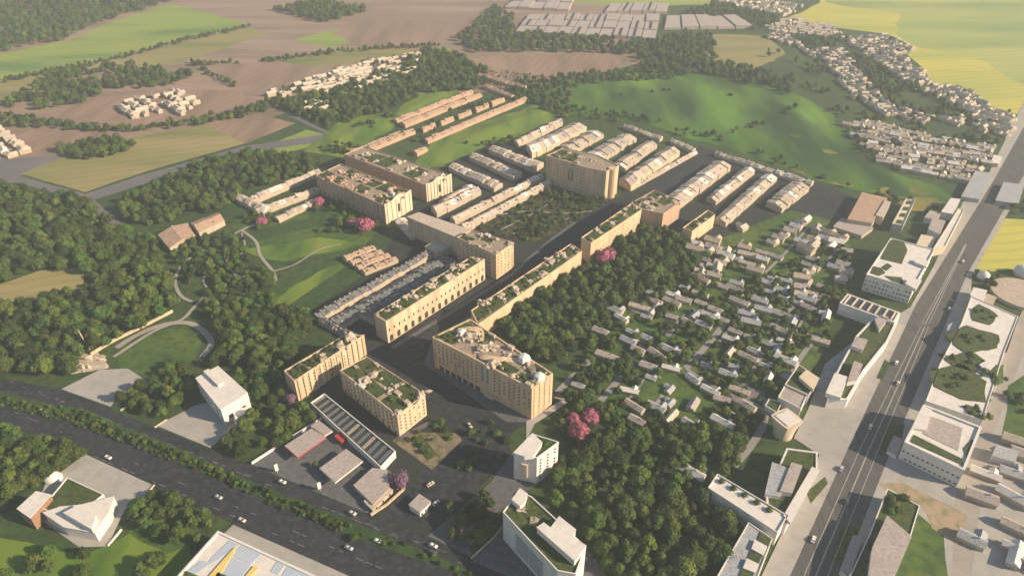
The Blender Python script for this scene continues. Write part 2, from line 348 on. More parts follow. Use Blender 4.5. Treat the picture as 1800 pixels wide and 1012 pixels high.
# main lower road
sheet('main_road', [(-260,560),(-60,640),(0,664),(110,685),(270,750),(440,817),(650,905),(755,945),(930,1030),(1100,1110),(800,1110),(620,1020),(420,924),(270,858),(130,785),(0,745),(-60,722),(-260,650)], 'asphalt', 0, excl=True)
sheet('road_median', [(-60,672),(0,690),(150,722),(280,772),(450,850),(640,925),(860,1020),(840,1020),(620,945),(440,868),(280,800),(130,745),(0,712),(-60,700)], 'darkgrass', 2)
sheet('lawn', [(-90,940),(60,950),(150,975),(200,955),(240,935),(330,940),(330,1040),(-90,1040)], 'meadow', 5)
sheet('lawn', [(215,925),(250,890),(330,905),(345,950),(300,970),(240,950)], 'park', 4)
sheet('forecourt', [(443,817),(565,737),(620,780),(705,842),(652,905)], 'paving_dark', 0, excl=True)
sheet('paved_yard', [(108,684),(175,650),(225,648),(262,672),(205,700),(195,715)], 'paving', 0, excl=True)
sheet('paved_yard', [(275,748),(345,712),(400,700),(440,705),(432,740),(370,787)], 'paving', 0, excl=True)
sheet('paved_yard', [(60,905),(80,850),(150,798),(272,854),(215,905),(190,960),(140,962)], 'paving', 0, excl=True)
sheet('paved_yard', [(410,922),(620,1015),(540,1030),(370,960)], 'paving', 0, excl=True)
sheet('paved_yard', [(830,985),(890,920),(1030,960),(1080,1030),(930,1030)], 'paving_dark', 0, excl=True)
sheet('paved_yard', [(752,942),(860,850),(905,790),(945,850),(860,910),(820,950),(835,982)], 'paving_dark', 0, excl=True)
sheet('paved_terrace', [(925,740),(990,702),(975,690),(1003,705),(940,745),(925,775)], 'paving', 0, excl=True)
sheet('pavement', [(760,600),(745,640),(890,742),(925,742),(930,734)], 'paving_dark', 0)
sheet('garden_island', [(690,775),(715,760),(805,762),(812,775),(758,826)], 'sand', 1)
sheet('garden_strip', [(720,772),(740,765),(768,800),(750,812)], 'roofgrass', 1)
sheet('garden_strip', [(748,745),(770,738),(798,765),(785,778)], 'roofgrass', 1)
# right hand side
sheet('plaza', [(1330,1030),(1440,800),(1395,770),(1420,720),(1450,640),(1500,600),(1600,540),(1640,470),(1700,340),(1740,300),(1800,180),(1860,140),(1890,172),(1797,330),(1708,486),(1705,560),(1700,620),(1900,620),(1900,1030)], 'paving', 0, excl=True)
sheet('highway', [(1380,1030),(1492,785),(1610,535),(1695,400),(1745,320),(1830,170),(1880,170),(1790,325),(1700,482),(1640,620),(1563,800),(1472,1030)], 'asphalt2', 0, excl=True)
sheet('path_strip', [(1672,1030),(1680,860),(1735,720),(1790,560),(1830,480),(1850,480),(1800,620),(1735,790),(1705,1030)], 'path', 0)
sheet('lawn', [(1640,700),(1680,600),(1770,640),(1725,742)], 'paving', 0)
for bx in ([(1660,590),(1700,572),(1760,590),(1750,615),(1700,620)], [(1640,650),(1690,640),(1745,690),(1735,720),(1690,700),(1640,680)], [(1650,625),(1700,615),(1730,632),(1710,655),(1670,645)], [(1690,545),(1720,535),(1750,555),(1730,570),(1700,560)],[(1735,655),(1765,640),(1768,675),(1745,680)]):
    sheet('garden_bed', bx, 'park', 3, 5)
sheet('lawn', [(1760,760),(1775,680),(1830,640),(1900,640),(1900,760),(1800,790)], 'park', 2)
sheet('lawn', [(1580,965),(1610,900),(1660,940),(1668,1030),(1560,1030)], 'park', 2)
sheet('bare_ground', [(1545,850),(1590,850),(1650,880),(1700,905),(1690,960),(1640,930),(1620,890),(1555,862)], 'warm_earth', 2, 5)
sheet('planting_bed', [(1417,865),(1450,838),(1455,850),(1425,885)], 'roofgrass', 0)
sheet('planting_bed', [(1460,985),(1480,920),(1510,930),(1485,995)], 'roofgrass', 0)
sheet('planting_bed', [(1540,800),(1560,750),(1590,745),(1580,800)], 'darkgrass', 0)
sheet('planting_bed', [(1540,665),(1555,632),(1565,640),(1550,668)], 'darkgrass', 0)
for k, off in enumerate((.27, .5, .73)):
    for s0, s1 in (((1380+92*off, 1030), (1492+71*off, 790)), ((1492+71*off, 790), (1610+30*off, 575)), ((1612+28*off, 570), (1695+5*off, 430))):
        strip('lane_marking', [s0, ((s0[0]+s1[0])/2, (s0[1]+s1[1])/2), s1], .5 if k != 1 else .8, 'line', excl=False)
# lane dashes on the main road
def lerp2(a, b, t): return (a[0]+(b[0]-a[0])*t, a[1]+(b[1]-a[1])*t)
dash = MB(); z = ZL[0]; ZL[0] += .006
for (a, b, n) in (((20,672),(640,915),46), ((60,700),(640,948),0), ((20,722),(700,1012),50), ((10,735),(660,1015),48), ((60,685),(860,1010),60), ((600,905),(900,1012),24)):
    A, B = P(*a), P(*b); d = (B-A).normalized(); nn = Vector((-d.y, d.x, 0)); L = (B-A).length
    for k in range(n):
        c = A+d*(L*k/n); 
        if rnd.random() < .6: continue
        h = rnd.uniform(1.2, 2.6)
        dash.add([(c.x-d.x*h-nn.x*.11, c.y-d.y*h-nn.y*.11, z), (c.x+d.x*h-nn.x*.11, c.y+d.y*h-nn.y*.11, z), (c.x+d.x*h+nn.x*.11, c.y+d.y*h+nn.y*.11, z), (c.x-d.x*h+nn.x*.11, c.y-d.y*h+nn.y*.11, z)], [(0, 1, 2, 3)])
tag(dash.build('lane_marking', M['line']), kind='structure')
# park paths
for pts, wd in (([(205,612),(240,590),(285,572),(330,568),(358,583),(372,605),(355,628)], 5), ([(200,628),(270,583),(320,562),(342,540),(368,515)], 3.2),
                ([(345,445),(318,470),(308,495),(318,520),(340,532)], 3), ([(395,422),(425,405),(450,395)], 3), ([(425,405),(450,425),(458,450),(480,478),(485,495)], 3),
                ([(370,515),(358,495),(362,480)], 2), ([(368,513),(400,512),(430,513)], 1.6), ([(320,445),(345,438),(375,445)], 1.8),
                ([(980,690),(1020,650),(1052,620)], 5), ([(1055,705),(1095,660)], 5), ([(1170,590),(1208,556)], 6), ([(1205,648),(1240,610),(1276,567)], 5),
                ([(1205,648),(1260,682),(1340,720),(1340,760)], 3), ([(1340,620),(1310,680)], 3.5), ([(1438,588),(1400,640),(1392,670)], 4), ([(1305,690),(1345,705),(1335,760),(1290,820)], 5),
                ([(1120,610),(1145,645),(1200,648)], 2), ([(1150,715),(1165,695)], 3), ([(1345,480),(1395,430),(1420,400)], 2.5), ([(1435,480),(1480,430)], 2.5), ([(1350,585),(1395,538)], 3)):
    strip('path', pts, wd, 'path' if pts[0][0] < 600 else 'lanepath')
for pts, wd in (([(830,392),(870,380),(930,372),(990,376),(1040,372)], 2.2), ([(880,405),(920,385),(960,362),(975,345)], 1.8), ([(900,412),(950,400),(1000,384)], 1.5), ([(440,470),(420,500),(400,512)], 1.8), ([(480,478),(520,465),(560,440),(600,430)], 1.8), ([(362,480),(400,462),(430,440),(425,410)], 1.8), ([(395,450),(410,480),(440,500),(480,495)], 1.6)):
    strip('path', pts, wd, 'path', excl=False)
for pts in ([(690,612),(760,570),(905,480)], [(765,597),(835,556),(850,572)], [(700,772),(760,742)], [(905,478),(960,430),(1010,392)]):
    strip('pavement', pts, 4, 'paving_dark', excl=False)
rp = random.Random(12)
for k in range(13):
    x0, y0 = rp.uniform(1060, 1400), rp.uniform(450, 720); pts = [(x0, y0)]; up = k % 2
    for j in range(3): pts.append((pts[-1][0]+(rp.uniform(14, 30) if up else rp.uniform(18, 36)), pts[-1][1]+(rp.uniform(-34, -14) if up else rp.uniform(4, 18))))
    strip('path', pts, rp.uniform(1.4, 2.6), 'lanepath', excl=False)
sheet('yard', [(1080,600),(1130,585),(1205,612),(1203,640),(1150,625),(1115,615)], 'greyroad', 2)
sheet('yard', [(1280,690),(1310,672),(1345,690),(1340,712),(1310,700)], 'greyroad', 2)

# ------------------------------------------------------------------ trees
PROT = []
def leafy(mb, c, r, n, s, seed):
    rr = random.Random(seed)
    for k in range(n):
        th, u = rr.uniform(0, 6.283), rr.uniform(-.75, 1); q = math.sqrt(1-u*u)
        d = Vector((q*math.cos(th), q*math.sin(th), u)); k2 = rr.uniform(.80, 1.30)
        p = Vector((c[0]+d.x*r[0]*k2, c[1]+d.y*r[1]*k2, c[2]+d.z*r[2]*k2))
        nrm = (d+Vector((rr.uniform(-.6, .6), rr.uniform(-.6, .6), rr.uniform(-.2, .8)))).normalized()
        a = nrm.orthogonal().normalized(); b = nrm.cross(a); t = rr.uniform(0, 6.28)
        a, b = a*math.cos(t)+b*math.sin(t), b*math.cos(t)-a*math.sin(t); w_ = s*rr.uniform(.5, 1.2)
        mb.add([p-a*w_, p+b*w_*.7+nrm*w_*.15, p+a*w_, p-b*w_*.7-nrm*w_*.1], [(0, 1, 2, 3)])
def crown_mesh(seed, m, h=11, r=5.8, lobes=9, leaves=110, ls=.62):
    rr = random.Random(seed); b = MB()
    for k in range(lobes):
        th = 2.4*k+rr.uniform(-.4, .4); rad = r*.62*math.sqrt((k+.3)/lobes)
        c = (math.cos(th)*rad, math.sin(th)*rad, h*(.62-.28*(rad/(r*.62))**2)+rr.uniform(-.5, .9))
        s = r*rr.uniform(.26, .5)
        b.lump(c, (s, s, s*.85), seed*10+k, 1 if lobes > 6 else 1, .3)
        leafy(b, c, (s*1.08, s*1.08, s*.98), leaves, ls, seed*31+k)
    b.lump((0, 0, h*.42), (r*.62, r*.62, h*.22), seed+77, 1, .25)
    return b.mesh('crown', m)
def trunk_mesh(seed, h=11):
    rr = random.Random(seed); b = MB(); b.tube((0, 0, -.1), (.1, .1, h*.4), .42, .26)
    for k in range(4):
        th = 1.57*k+rr.uniform(-.4, .4); b.tube((.1, .1, h*(.28+.03*k)), (math.cos(th)*2.4, math.sin(th)*2.4, h*.55), .17, .06, 5)
    return b.mesh('trunk', M['bark'])
HT = (11, 13, 15, 10, 12, 14); RD_ = (6.2, 5.4, 3.9, 6.6, 5.2, 4.6)
CR = [crown_mesh(s, M['leaf'], HT[s-1], RD_[s-1], (9, 12, 7, 10, 13, 8)[s-1]) for s in range(1, 7)]
TR = [trunk_mesh(s, 11+(s % 3)) for s in range(1, 7)]
def tree(x, y, s, k, label, group=None, cr=None, rz=0, name='broadleaf_tree', cat='tree', parts=True):
    t = empty(name, (x, y, 0), label, cat, group, rz); t.scale = (s, s, s)
    c = link(bpy.data.objects.new('crown', cr or CR[k % 6]), t)
    if parts: link(bpy.data.objects.new('trunk', TR[k % 6]), t)
    return c
EXCL.append([tuple(p[:2]) for p in W([(190,640),(212,600),(285,566),(335,560),(372,578),(388,610),(368,655),(345,640),(320,590),(260,600),(225,640),(205,672)])])
TREES = []   # (x, y, scale, region label)
rt = np.random.RandomState(5)
def wood(px, spacing, smin, smax, label, thin=1.0, excl=True):
    poly = [tuple(p[:2]) for p in W(px)]; xs = [p[0] for p in poly]; ys = [p[1] for p in poly]
    gx = np.arange(min(xs), max(xs), spacing); gy = np.arange(min(ys), max(ys), spacing*.87)
    X, Y = np.meshgrid(gx, gy); X = X+(np.arange(len(gy)) % 2)[:, None]*spacing/2
    X = (X+rt.uniform(-.34, .34, X.shape)*spacing).ravel(); Y = (Y+rt.uniform(-.34, .34, Y.shape)*spacing).ravel()
    k = inpoly(X, Y, poly)
    if thin < 1:
        k &= np.array([noise.noise(Vector((x*.02, y*.02, 5.)))*.9+.5 < thin for x, y in zip(X, Y)]) & (rt.rand(len(X)) < min(1, thin+.25))
    for x, y in zip(X[k], Y[k]): TREES.append((x, y, rt.uniform(smin, smax), label, excl))
wood([(-90,325),(0,330),(135,352),(200,402),(275,432),(300,480),(310,540),(290,560),(160,625),(130,655),(0,655),(-90,630)], 9.6, .7, 1.5, 'tall broadleaf tree in the big wood at the left edge')
wood([(205,385),(215,360),(330,300),(440,268),(560,282),(556,302),(430,335),(400,372),(330,378),(270,400)], 9.0, .6, 1.3, 'broadleaf tree in the wood above the long clay-roofed barns')
wood([(300,435),(400,410),(470,480),(490,520),(380,560),(345,545),(310,500)], 9.5, .5, .95, 'park tree among the winding footpaths', .8)
wood([(400,385),(450,380),(560,350),(680,395),(640,420),(540,405),(480,400),(430,425)], 10, .35, .9, 'park tree on the lawn below the pink blossom trees', .6)
wood([(370,560),(440,520),(545,555),(520,640),(500,660),(500,700),(450,735),(440,800),(375,790),(430,745),(440,700),(400,650),(345,640),(370,600)], 8.2, .6, 1.3, 'dark broadleaf tree in the wood left of the ribbed sandstone bar')
wood([(440,800),(500,700),(548,720),(560,735),(445,815),(390,795)], 8.8, .7, 1.0, 'broadleaf tree behind the service station forecourt')
wood([(480,480),(545,470),(600,455),(640,475),(560,530),(450,560)], 11, .5, .8, 'small tree on the sunny bank left of the slate terraces', .3)
wood([(195,712),(262,672),(300,640),(340,645),(350,690),(275,745)], 8.8, .7, 1.05, 'tree in the copse between the two paved yards')
wood([(210,640),(250,600),(330,590),(340,630),(270,662)], 10, .35, .8, 'tree on the lawn inside the curved path', .3)
wood([(-90,750),(0,750),(130,790),(150,812),(130,830),(70,845),(60,862),(-90,930)], 9, .8, 1.2, 'leafy tree in the lower left wood beside the domed shelter')
wood([(195,905),(215,880),(275,858),(330,880),(412,915),(383,930),(340,975),(300,965),(240,925),(215,940)], 8.8, .7, 1.1, 'sunlit tree between the green roofed villa and the skylight building')
wood([(-90,950),(70,950),(170,975),(310,985),(300,1030),(-90,1030)], 9.5, .7, 1.1, 'tree along the bottom edge of the lower left garden', .5)
wood([(862,570),(930,515),(1020,470),(1040,460),(1120,400),(1190,400),(1215,440),(1180,470),(1080,560),(1020,600),(985,640),(975,652)], 8.2, .65, 1.35, 'dark tree in the wood behind the long garden-roofed terrace bar')
wood([(1180,435),(1260,420),(1300,450),(1250,520),(1080,600),(1000,650),(985,650),(1060,570)], 8, .4, .95, 'garden tree among the scattered pale houses', .62)
wood([(1000,650),(1480,420),(1500,520),(1440,600),(1300,760),(1100,770),(990,690)], 8, .3, .85, 'garden tree in the housing area right of the wood', .68)
wood([(960,860),(990,790),(1060,770),(1180,765),(1300,755),(1330,800),(1250,855),(1250,880),(1310,920),(1255,1030),(1040,1030),(1032,955),(975,900)], 8.4, .55, 1.3, 'broadleaf tree in the lower wood right of the lawn-roofed block')
wood([(975,655),(1010,610),(1060,590),(1100,640),(1080,690),(1030,720),(985,690)], 9.5, .5, 1.05, 'tree between the beige centre block and the scattered suburb', .7)
wood([(1300,700),(1360,720),(1350,790),(1300,800),(1240,760)], 9.5, .5, 1.0, 'tree around the curved path below the court houses', .8)
wood([(1060,445),(1200,425),(1270,430),(1290,470),(1180,500),(1090,540)], 9, .5, 1.1, 'tree between the upper wood and the garden blocks', .7)
wood([(935,180),(1040,196),(1140,206),(1140,211),(1040,202),(935,188)], 10, .5, .8, '', .7)
wood([(1180,232),(1260,238),(1330,215),(1400,188),(1400,193),(1335,222),(1262,244),(1180,238)], 10, .45, .8, '', .6)
wood([(1080,165),(1200,158),(1330,175),(1330,179),(1200,163),(1080,170)], 12, .4, .7, '', .5)
wood([(545,560),(640,510),(600,545),(540,600),(510,660),(500,640)], 10, .35, .9, 'tree on the dark slope beside the slate terraces', .45)
wood([(985,700),(1010,700),(1100,770),(1010,790),(985,770),(970,750),(1000,720)], 9, .6, .9, 'tree beside the pink blossom trees at the beige block', .8)
wood([(790,900),(860,870),(885,905),(890,925),(830,970),(790,950)], 8.5, .6, .9, 'dark tree on the corner plot left of the lawn-roofed block', excl=False)
wood([(1395,540),(1450,560),(1500,600),(1460,640),(1440,640),(1400,600)], 14, .4, .7, 'tree on the dark lawn behind the arcade building', .4)
wood([(770,740),(860,720),(900,745),(890,800),(850,850),(800,870),(780,830),(810,780)], 10, .35, .6, 'street tree on the dark junction in front of the beige block', .5, excl=False)
wood([(0,695),(150,724),(280,776),(450,853),(600,915),(600,935),(440,866),(280,796),(130,743),(0,708)], 6.5, .25, .5, 'olive shrub tree on the planted median of the main road', .95, excl=False)
wood([(1660,590),(1700,572),(1760,590),(1750,615),(1700,620)], 9, .3, .5, 'small garden tree on the sweeping terrace right of the highway', .6, excl=False)
wood([(1640,650),(1690,640),(1745,690),(1735,720),(1690,700),(1640,680)], 9, .3, .5, 'small garden tree on the sweeping terrace right of the highway', .5, excl=False)
wood([(1715,480),(1750,480),(1760,500),(1730,512)], 8, .5, .7, 'rounded tree beside the pale domes at the right edge', 1, excl=False)
wood([(1770,640),(1900,610),(1900,760),(1765,760)], 11, .4, .7, 'garden tree at the far right edge', .5, excl=False)
# farther woods
wood([(-400,-70),(290,-30),(300,5),(180,40),(120,70),(0,93),(-400,110)], 15, .9, 1.35, '')
wood([(0,190),(30,160),(100,130),(230,115),(350,132),(300,152),(190,160),(160,182),(80,195)], 13, .8, 1.2, '', .8)
wood([(480,18),(560,4),(645,20),(570,42)], 13, .9, 1.3, '')
wood([(-100,202),(0,202),(150,220),(240,226),(350,212),(450,188),(500,170),(520,178),(460,200),(350,222),(240,232),(150,232),(0,222),(-100,222)], 10, .6, .95, '')
wood([(110,262),(200,243),(237,262),(180,282),(118,282)], 9.5, .8, 1.2, 'tree in the clump on the stubble field')
wood([(330,112),(480,106),(600,88),(780,78),(780,82),(600,93),(480,111),(335,117)], 9, .5, .8, '', .8)
wood([(330,113),(340,112),(445,165),(435,168)], 9, .5, .8, '', .8)
wood([(0,142),(200,104),(330,68),(440,46),(440,50),(330,73),(200,109),(0,148)], 9, .5, .8, '', .8)
wood([(500,180),(560,165),(700,125),(740,90),(800,98),(860,130),(850,155),(830,160),(740,165),(700,190),(640,208),(580,215),(520,205)], 10.5, .8, 1.25, 'tree in the wood beside the hillside village')
wood([(590,212),(690,190),(700,212),(640,235)], 10, .6, .9, '', .5)
wood([(470,172),(590,220),(585,228),(465,182)], 9, .6, .8, '', .9)
wood([(800,68),(870,15),(905,28),(900,60),(1150,74),(1200,60),(1220,62),(1225,108),(1320,120),(1400,150),(1390,170),(1250,128),(1130,98),(950,92),(830,95)], 14, .8, 1.2, '', .95)
wood([(1120,98),(1250,60),(1260,120),(1200,135),(1130,128)], 13, .8, 1.2, '')
wood([(880,170),(930,140),(1100,125),(1250,125),(1330,150),(1200,140),(1050,150),(1000,175),(1010,200),(990,208),(930,190)], 12, .6, 1.0, '', .75)
wood([(1190,25),(1260,10),(1360,30),(1380,40),(1330,55),(1250,32)], 14, .8, 1.1, '')
wood([(1390,60),(1480,70),(1470,90),(1420,85)], 12, .6, .9, '')
wood([(1480,90),(1510,90),(1580,140),(1640,170),(1700,200),(1640,208),(1570,185),(1530,150)], 13, .6, .95, '', .7)
wood([(1560,225),(1640,212),(1760,250),(1760,275),(1640,250)], 12, .6, .95, '', .5)
wood([(1340,90),(1440,85),(1500,180),(1560,215),(1500,210),(1440,190),(1380,150)], 14, .6, .9, '', .4)
wood([(1000,195),(1200,215),(1430,300),(1430,310),(1200,232),(1090,215),(1000,208)], 12, .4, .7, '', .5)
wood([(1440,310),(1560,342),(1690,375),(1650,385),(1560,352),(1450,322)], 12, .5, .8, '', .5)
wood([(800,255),(860,250),(930,235),(915,250),(870,262)], 12, .5, .8, '', .4)
wood([(1770,360),(1900,350),(1900,385),(1750,385)], 11, .5, .8, '', .7)
wood([(560,262),(600,250),(640,262),(600,275)], 9, .5, .8, 'tree beside the roof gardens of the pink blocks')
wood([(690,240),(740,215),(800,190),(860,175),(880,175),(800,215),(730,250)], 10, .35, .6, '', .5)
wood([(1030,265),(1110,235),(1150,245),(1080,285)], 7, .3, .5, '', .8)
wood([(1110,315),(1180,270),(1200,280),(1120,325)], 7, .3, .5, '', .8)
for px in ([(1335,66),(1370,57),(1420,86),(1478,88),(1510,130),(1560,183),(1640,205),(1620,218),(1550,203),(1500,175),(1450,115),(1400,82)], [(1478,66),(1560,64),(1608,90),(1580,98),(1620,130),(1640,150),(1600,152),(1560,125),(1500,88)], [(1570,148),(1640,153),(1700,158),(1740,190),(1800,210),(1775,245),(1640,212),(1570,205)], [(1480,222),(1510,216),(1750,262),(1730,325),(1620,310),(1520,280)], [(470,165),(560,138),(650,108),(738,94),(735,130),(650,158),(560,168)], [(1250,2),(1415,12),(1380,30),(1340,24)]):
    wood(px, 11, .4, .75, '', .62)
SCRUB = []
SCR_OPEN = 0
def scrub(px, spacing, smin, smax):
    n0 = len(TREES); wood(px, spacing, smin, smax, '', 1, False); SCRUB.extend(TREES[n0:]); del TREES[n0:]
scrub([(870,365),(960,338),(1075,352),(1000,398),(930,428),(900,418),(820,398)], 6, .14, .42)
wood([(905,360),(985,350),(1000,372),(930,400),(880,392)], 11, .3, .55, 'small tree in the mottled central open ground', .5, excl=False)
wood([(960,335),(1075,350),(1050,365),(960,352)], 9, .4, .7, 'dark tree at the foot of the tall park block', .9, excl=False)
wood([(930,395),(1000,385),(990,402),(930,428),(905,418)], 9, .35, .65, 'dark tree at the avenue side of the central open ground', .7, excl=False)
scrub([(700,330),(760,360),(790,352),(800,330)], 5, .12, .25)
scrub([(560,300),(600,290),(560,312)], 5, .12, .25)
scrub([(840,120),(1000,140),(880,175),(850,150)], 9, .2, .4)
scrub([(640,930),(860,1012),(840,1030),(630,950)], 7, .15, .35)
scrub([(0,700),(150,730),(280,780),(450,858),(620,925),(600,940),(440,870),(280,802),(130,748),(0,712)], 3.6, .15, .34)

# ------------------------------------------------------------------ buildings
def lift(q, h):  # roof pixels -> footprint at height h
    return [Vector((P(x, y, h).x, P(x, y, h).y, 0)) for x, y in q]
BUSH = None
def bush_mesh(seed, m='leaf'):
    b = MB(); b.lump((0, 0, .55), (.9, .9, .75), seed, 1, .35); leafy(b, (0, 0, .6), (1, 1, .8), 90, .28, seed); return b.mesh('shrub', M[m])
BUSHES = [bush_mesh(s) for s in range(3)]
def block(name, label, cat, roofpx, top=None, base=None, h=None, wall='beige', roof='deck', par=.9, group=None, excl=True, z0=0, parapet=True, ptick=.5):
    if h is None: h = hgt(top, base)
    fp = lift(roofpx, h)
    if area(fp) < 0: fp = fp[::-1]; 
    if excl: EXCL.append([tuple(p[:2]) for p in inset(fp, -3)])
    c = cen(fp); root = empty(name, (c.x, c.y, z0), label, cat, group)
    hb = h-par if parapet else h-.3
    b = MB(); b.prism(fp, z0, hb); b.f = b.f[:len(fp)]; b.m = b.m[:len(fp)]
    b.build('wall', M[wall], root)
    ins = inset(fp, ptick)
    r = MB(); r.poly([(p.x, p.y, hb-.02) for p in (ins if parapet else inset(fp, -.25))])
    if not parapet: r = MB(); r.prism(inset(fp, -.3), hb, h, bottom=True)
    r.build('roof', M[roof], root)
    if parapet:
        n = len(fp); pr = MB(); o = inset(fp, -.12)
        for (q, z_) in ((0, 0),):
            vs = [(p.x, p.y, hb) for p in o]+[(p.x, p.y, h) for p in o]+[(p.x, p.y, h) for p in ins]+[(p.x, p.y, hb-.1) for p in ins]
            fs = []
            for i in range(n):
                j = (i+1) % n
                fs += [(i, j, n+j, n+i), (n+i, n+j, 2*n+j, 2*n+i), (2*n+i, 2*n+j, 3*n+j, 3*n+i)]
            pr.add(vs, fs)
        pr.build('parapet', M[wall], root)
    return root, fp, h, hb
def qd(fp, px, h):   # order the footprint like the pixel list
    q = lift(px, h); return [Vector((p.x, p.y, 0)) for p in q]
def ribs(root, a, b, z0, z1, n, wd=.8, dp=.5, m='beige2'):
    d = (b-a); L = d.length; d = d.normalized(); nn = Vector((d.y, -d.x, 0))
    rz = math.atan2(d.y, d.x)
    for k in range(n):
        mb = MB(); c = a+d*(L*(k+.5)/n); c = c+nn*(dp/2)
        mb.box((c.x, c.y, z0), (wd, dp, z1-z0), rz); mb.build('pilaster', M[m], root)
def openings(root, a, b, z0, hh, n, wd, m='hole', arch=True, name='window', frame=None, t0=0, t1=1, dp=.12):
    d = (b-a); d.z = 0; L = d.length; d = d.normalized(); nn = Vector((d.y, -d.x, 0))
    for k in range(n):
        c = a+d*(L*(t0+(t1-t0)*(k+.5)/n)); pts = [(-wd/2, 0), (wd/2, 0)]
        if arch: pts += [(wd/2*math.cos(t), hh-wd/2+wd/2*math.sin(t)) for t in np.linspace(0, math.pi, 7)]
        else: pts += [(wd/2, hh), (-wd/2, hh)]
        mb = MB(); N = len(pts)
        vs = [c+d*x+nn*dp+Vector((0, 0, z0+y)) for x, y in pts]+[c+d*x-nn*.3+Vector((0, 0, z0+y)) for x, y in pts]
        mb.add(vs, [tuple(range(N))]+[(i, N+i, N+(i+1) % N, (i+1) % N) for i in range(N)])
        o = mb.build(name, M[m], root)
        if frame:
            fb = MB(); rz = math.atan2(d.y, d.x)
            for x in (-wd/2-.15, wd/2+.15, 0):
                q = c+d*x+nn*(dp+.05); fb.box((q.x, q.y, z0), (.28, .2, hh), rz)
            fo = fb.build('frame', M[frame], None, org=root.location); fo.parent = o
def gardens(root, q, z, nu, nv, seed, grass=.8, domes=.5, dome_m='stone', dome_r=2.0, bushes=2, mu=.08, mv=.14):
    rr = random.Random(seed)
    for i in range(nu):
        for j in range(nv):
            u0, u1 = (i+mu)/nu, (i+1-mu)/nu; v0, v1 = (j+mv)/nv, (j+1-mv)/nv
            if rr.random() < grass:
                co = [quad_at(q, u0, v0), quad_at(q, u1, v0), quad_at(q, u1, v1), quad_at(q, u0, v1)]
                cc = sum(co, Vector())/4
                pts = wobble(co, 2.2, min(3.2, .3*min((co[1]-co[0]).length, (co[3]-co[0]).length)), rr.random()*40)
                b = MB(); b.prism(pts, z, z+.35); b.build('roof_garden', M['roofgrass'], root)
                for k in range(bushes*3):
                    p = quad_at(q, rr.uniform(u0, u1), rr.uniform(v0, v1)); s = rr.uniform(.6, 1.5)
                    o = link(bpy.data.objects.new('roof_shrub', BUSHES[k % 3]), root); o.location = (p.x-root.location.x, p.y-root.location.y, z+.2-root.location.z); o.scale = (s, s, s)
            if rr.random() < .55:
                p = quad_at(q, rr.uniform(u0, u1), rr.choice((v0, v1))); d0 = (q[1]-q[0]); b = MB()
                b.box((p.x, p.y, z-.1), (rr.uniform(2.5, 6), rr.uniform(2, 3.5), rr.uniform(1.4, 3.2)), math.atan2(d0.y, d0.x)); b.build('roof_hut', M[rr.choice(('deck', 'stone', dome_m, 'white2'))], root)
            if rr.random() < domes:
                p = quad_at(q, min(.97, max(.03, u1+.04/nu)), rr.uniform(v0, v1)); s = dome_r*rr.uniform(.8, 1.5)
                b = MB(); b.lump((p.x, p.y, z+.5), (s*rr.uniform(.8, 1.5), s*rr.uniform(.8, 1.3), s*.8), rr.random()*90, 2, .4)
                for kk in range(4):
                    b.lump((p.x+rr.uniform(-2, 2)*s, p.y+rr.uniform(-2, 2)*s, z+.2), (s*rr.uniform(.4, .8), s*.5, s*.4), rr.random()*90, 1, .5)
                b.build('roof_outcrop', M[dome_m], root)
def topbox(root, px, h, z0, m='white2', name='roof_pavilion', wall='white'):
    fp = lift(px, h); b = MB(); b.prism(fp, z0-.1, h-.3, 0); 
    o = b.build(name, M[wall], root)
    r = MB(); r.prism(inset(fp, -.25), h-.3, h, bottom=True); ro = r.build('roof', M[m], None, org=root.location); ro.parent = o
    return o

WM = {}
def wgrid(root, a, b, z0, z1, n, floors, w_=1.3, hh=1.5, m='window', skip=.12, dp=.06):
    d = (b-a); d.z = 0; L = d.length; d = d.normalized(); nn = Vector((d.y, -d.x, 0)); rz = math.atan2(d.y, d.x)
    key = (w_, hh, m)
    if key not in WM:
        q_ = MB(); q_.box((0, 0, 0), (w_, .16, hh)); q_.box((0, .0, -.14), (w_+.3, .34, .12), 0, 1); WM[key] = q_.mesh('window', [M[m], M['stone']])
    for f in range(floors):
        for k in range(n):
            if rnd.random() < skip: continue
            p_ = a+d*(L*(k+.5)/n)+nn*dp; o = link(bpy.data.objects.new('window', WM[key]), root)
            o.location = (p_.x-root.location.x, p_.y-root.location.y, z0+(z1-z0)*f/max(1, floors)-root.location.z); o.rotation_euler = (0, 0, rz)
# beige block in the middle
R1 = [(760,592),(826,560),(972,656),(935,683)]
r, fp, h, hb = block('apartment_block', 'large beige block in the centre with twisted roof terraces and white pods', 'building', R1, (935,683), (933,738), wall='beige', roof='deck', ptick=1.0)
q = lift(R1, h)
a, b_ = q[0], q[3]; c_ = q[2]
gardens(r, [q[0], q[3], q[2], q[1]], hb, 5, 2, 3, .45, .9, 'stone', 2.6, 2)
wgrid(r, a, a.lerp(b_, .48), 8, hb-2, 11, 6, m='window'); wgrid(r, a.lerp(b_, .62), b_, 8, hb-2, 8, 6); wgrid(r, b_, c_, 4, hb-2, 4, 6)
for t, n, wdt, hh, z0 in ((.52, 2, 2.0, 14, hb-16),):
    openings(r, a, b_, z0, hh, 2, wdt, 'glass', False, frame='white', t0=.50, t1=.60)
ribs(r, b_, c_, 0, hb, 4, .6, .35); ribs(r, a, b_, 0, hb, 2, .5, .3)
openings(r, a, b_, 0, 4.5, 7, 4, 'glass', False, t0=.05, t1=.5, name='shopfront')
b = MB(); p = a.lerp(b_, .62); d = (b_-a).normalized(); nn = Vector((d.y, -d.x, 0))
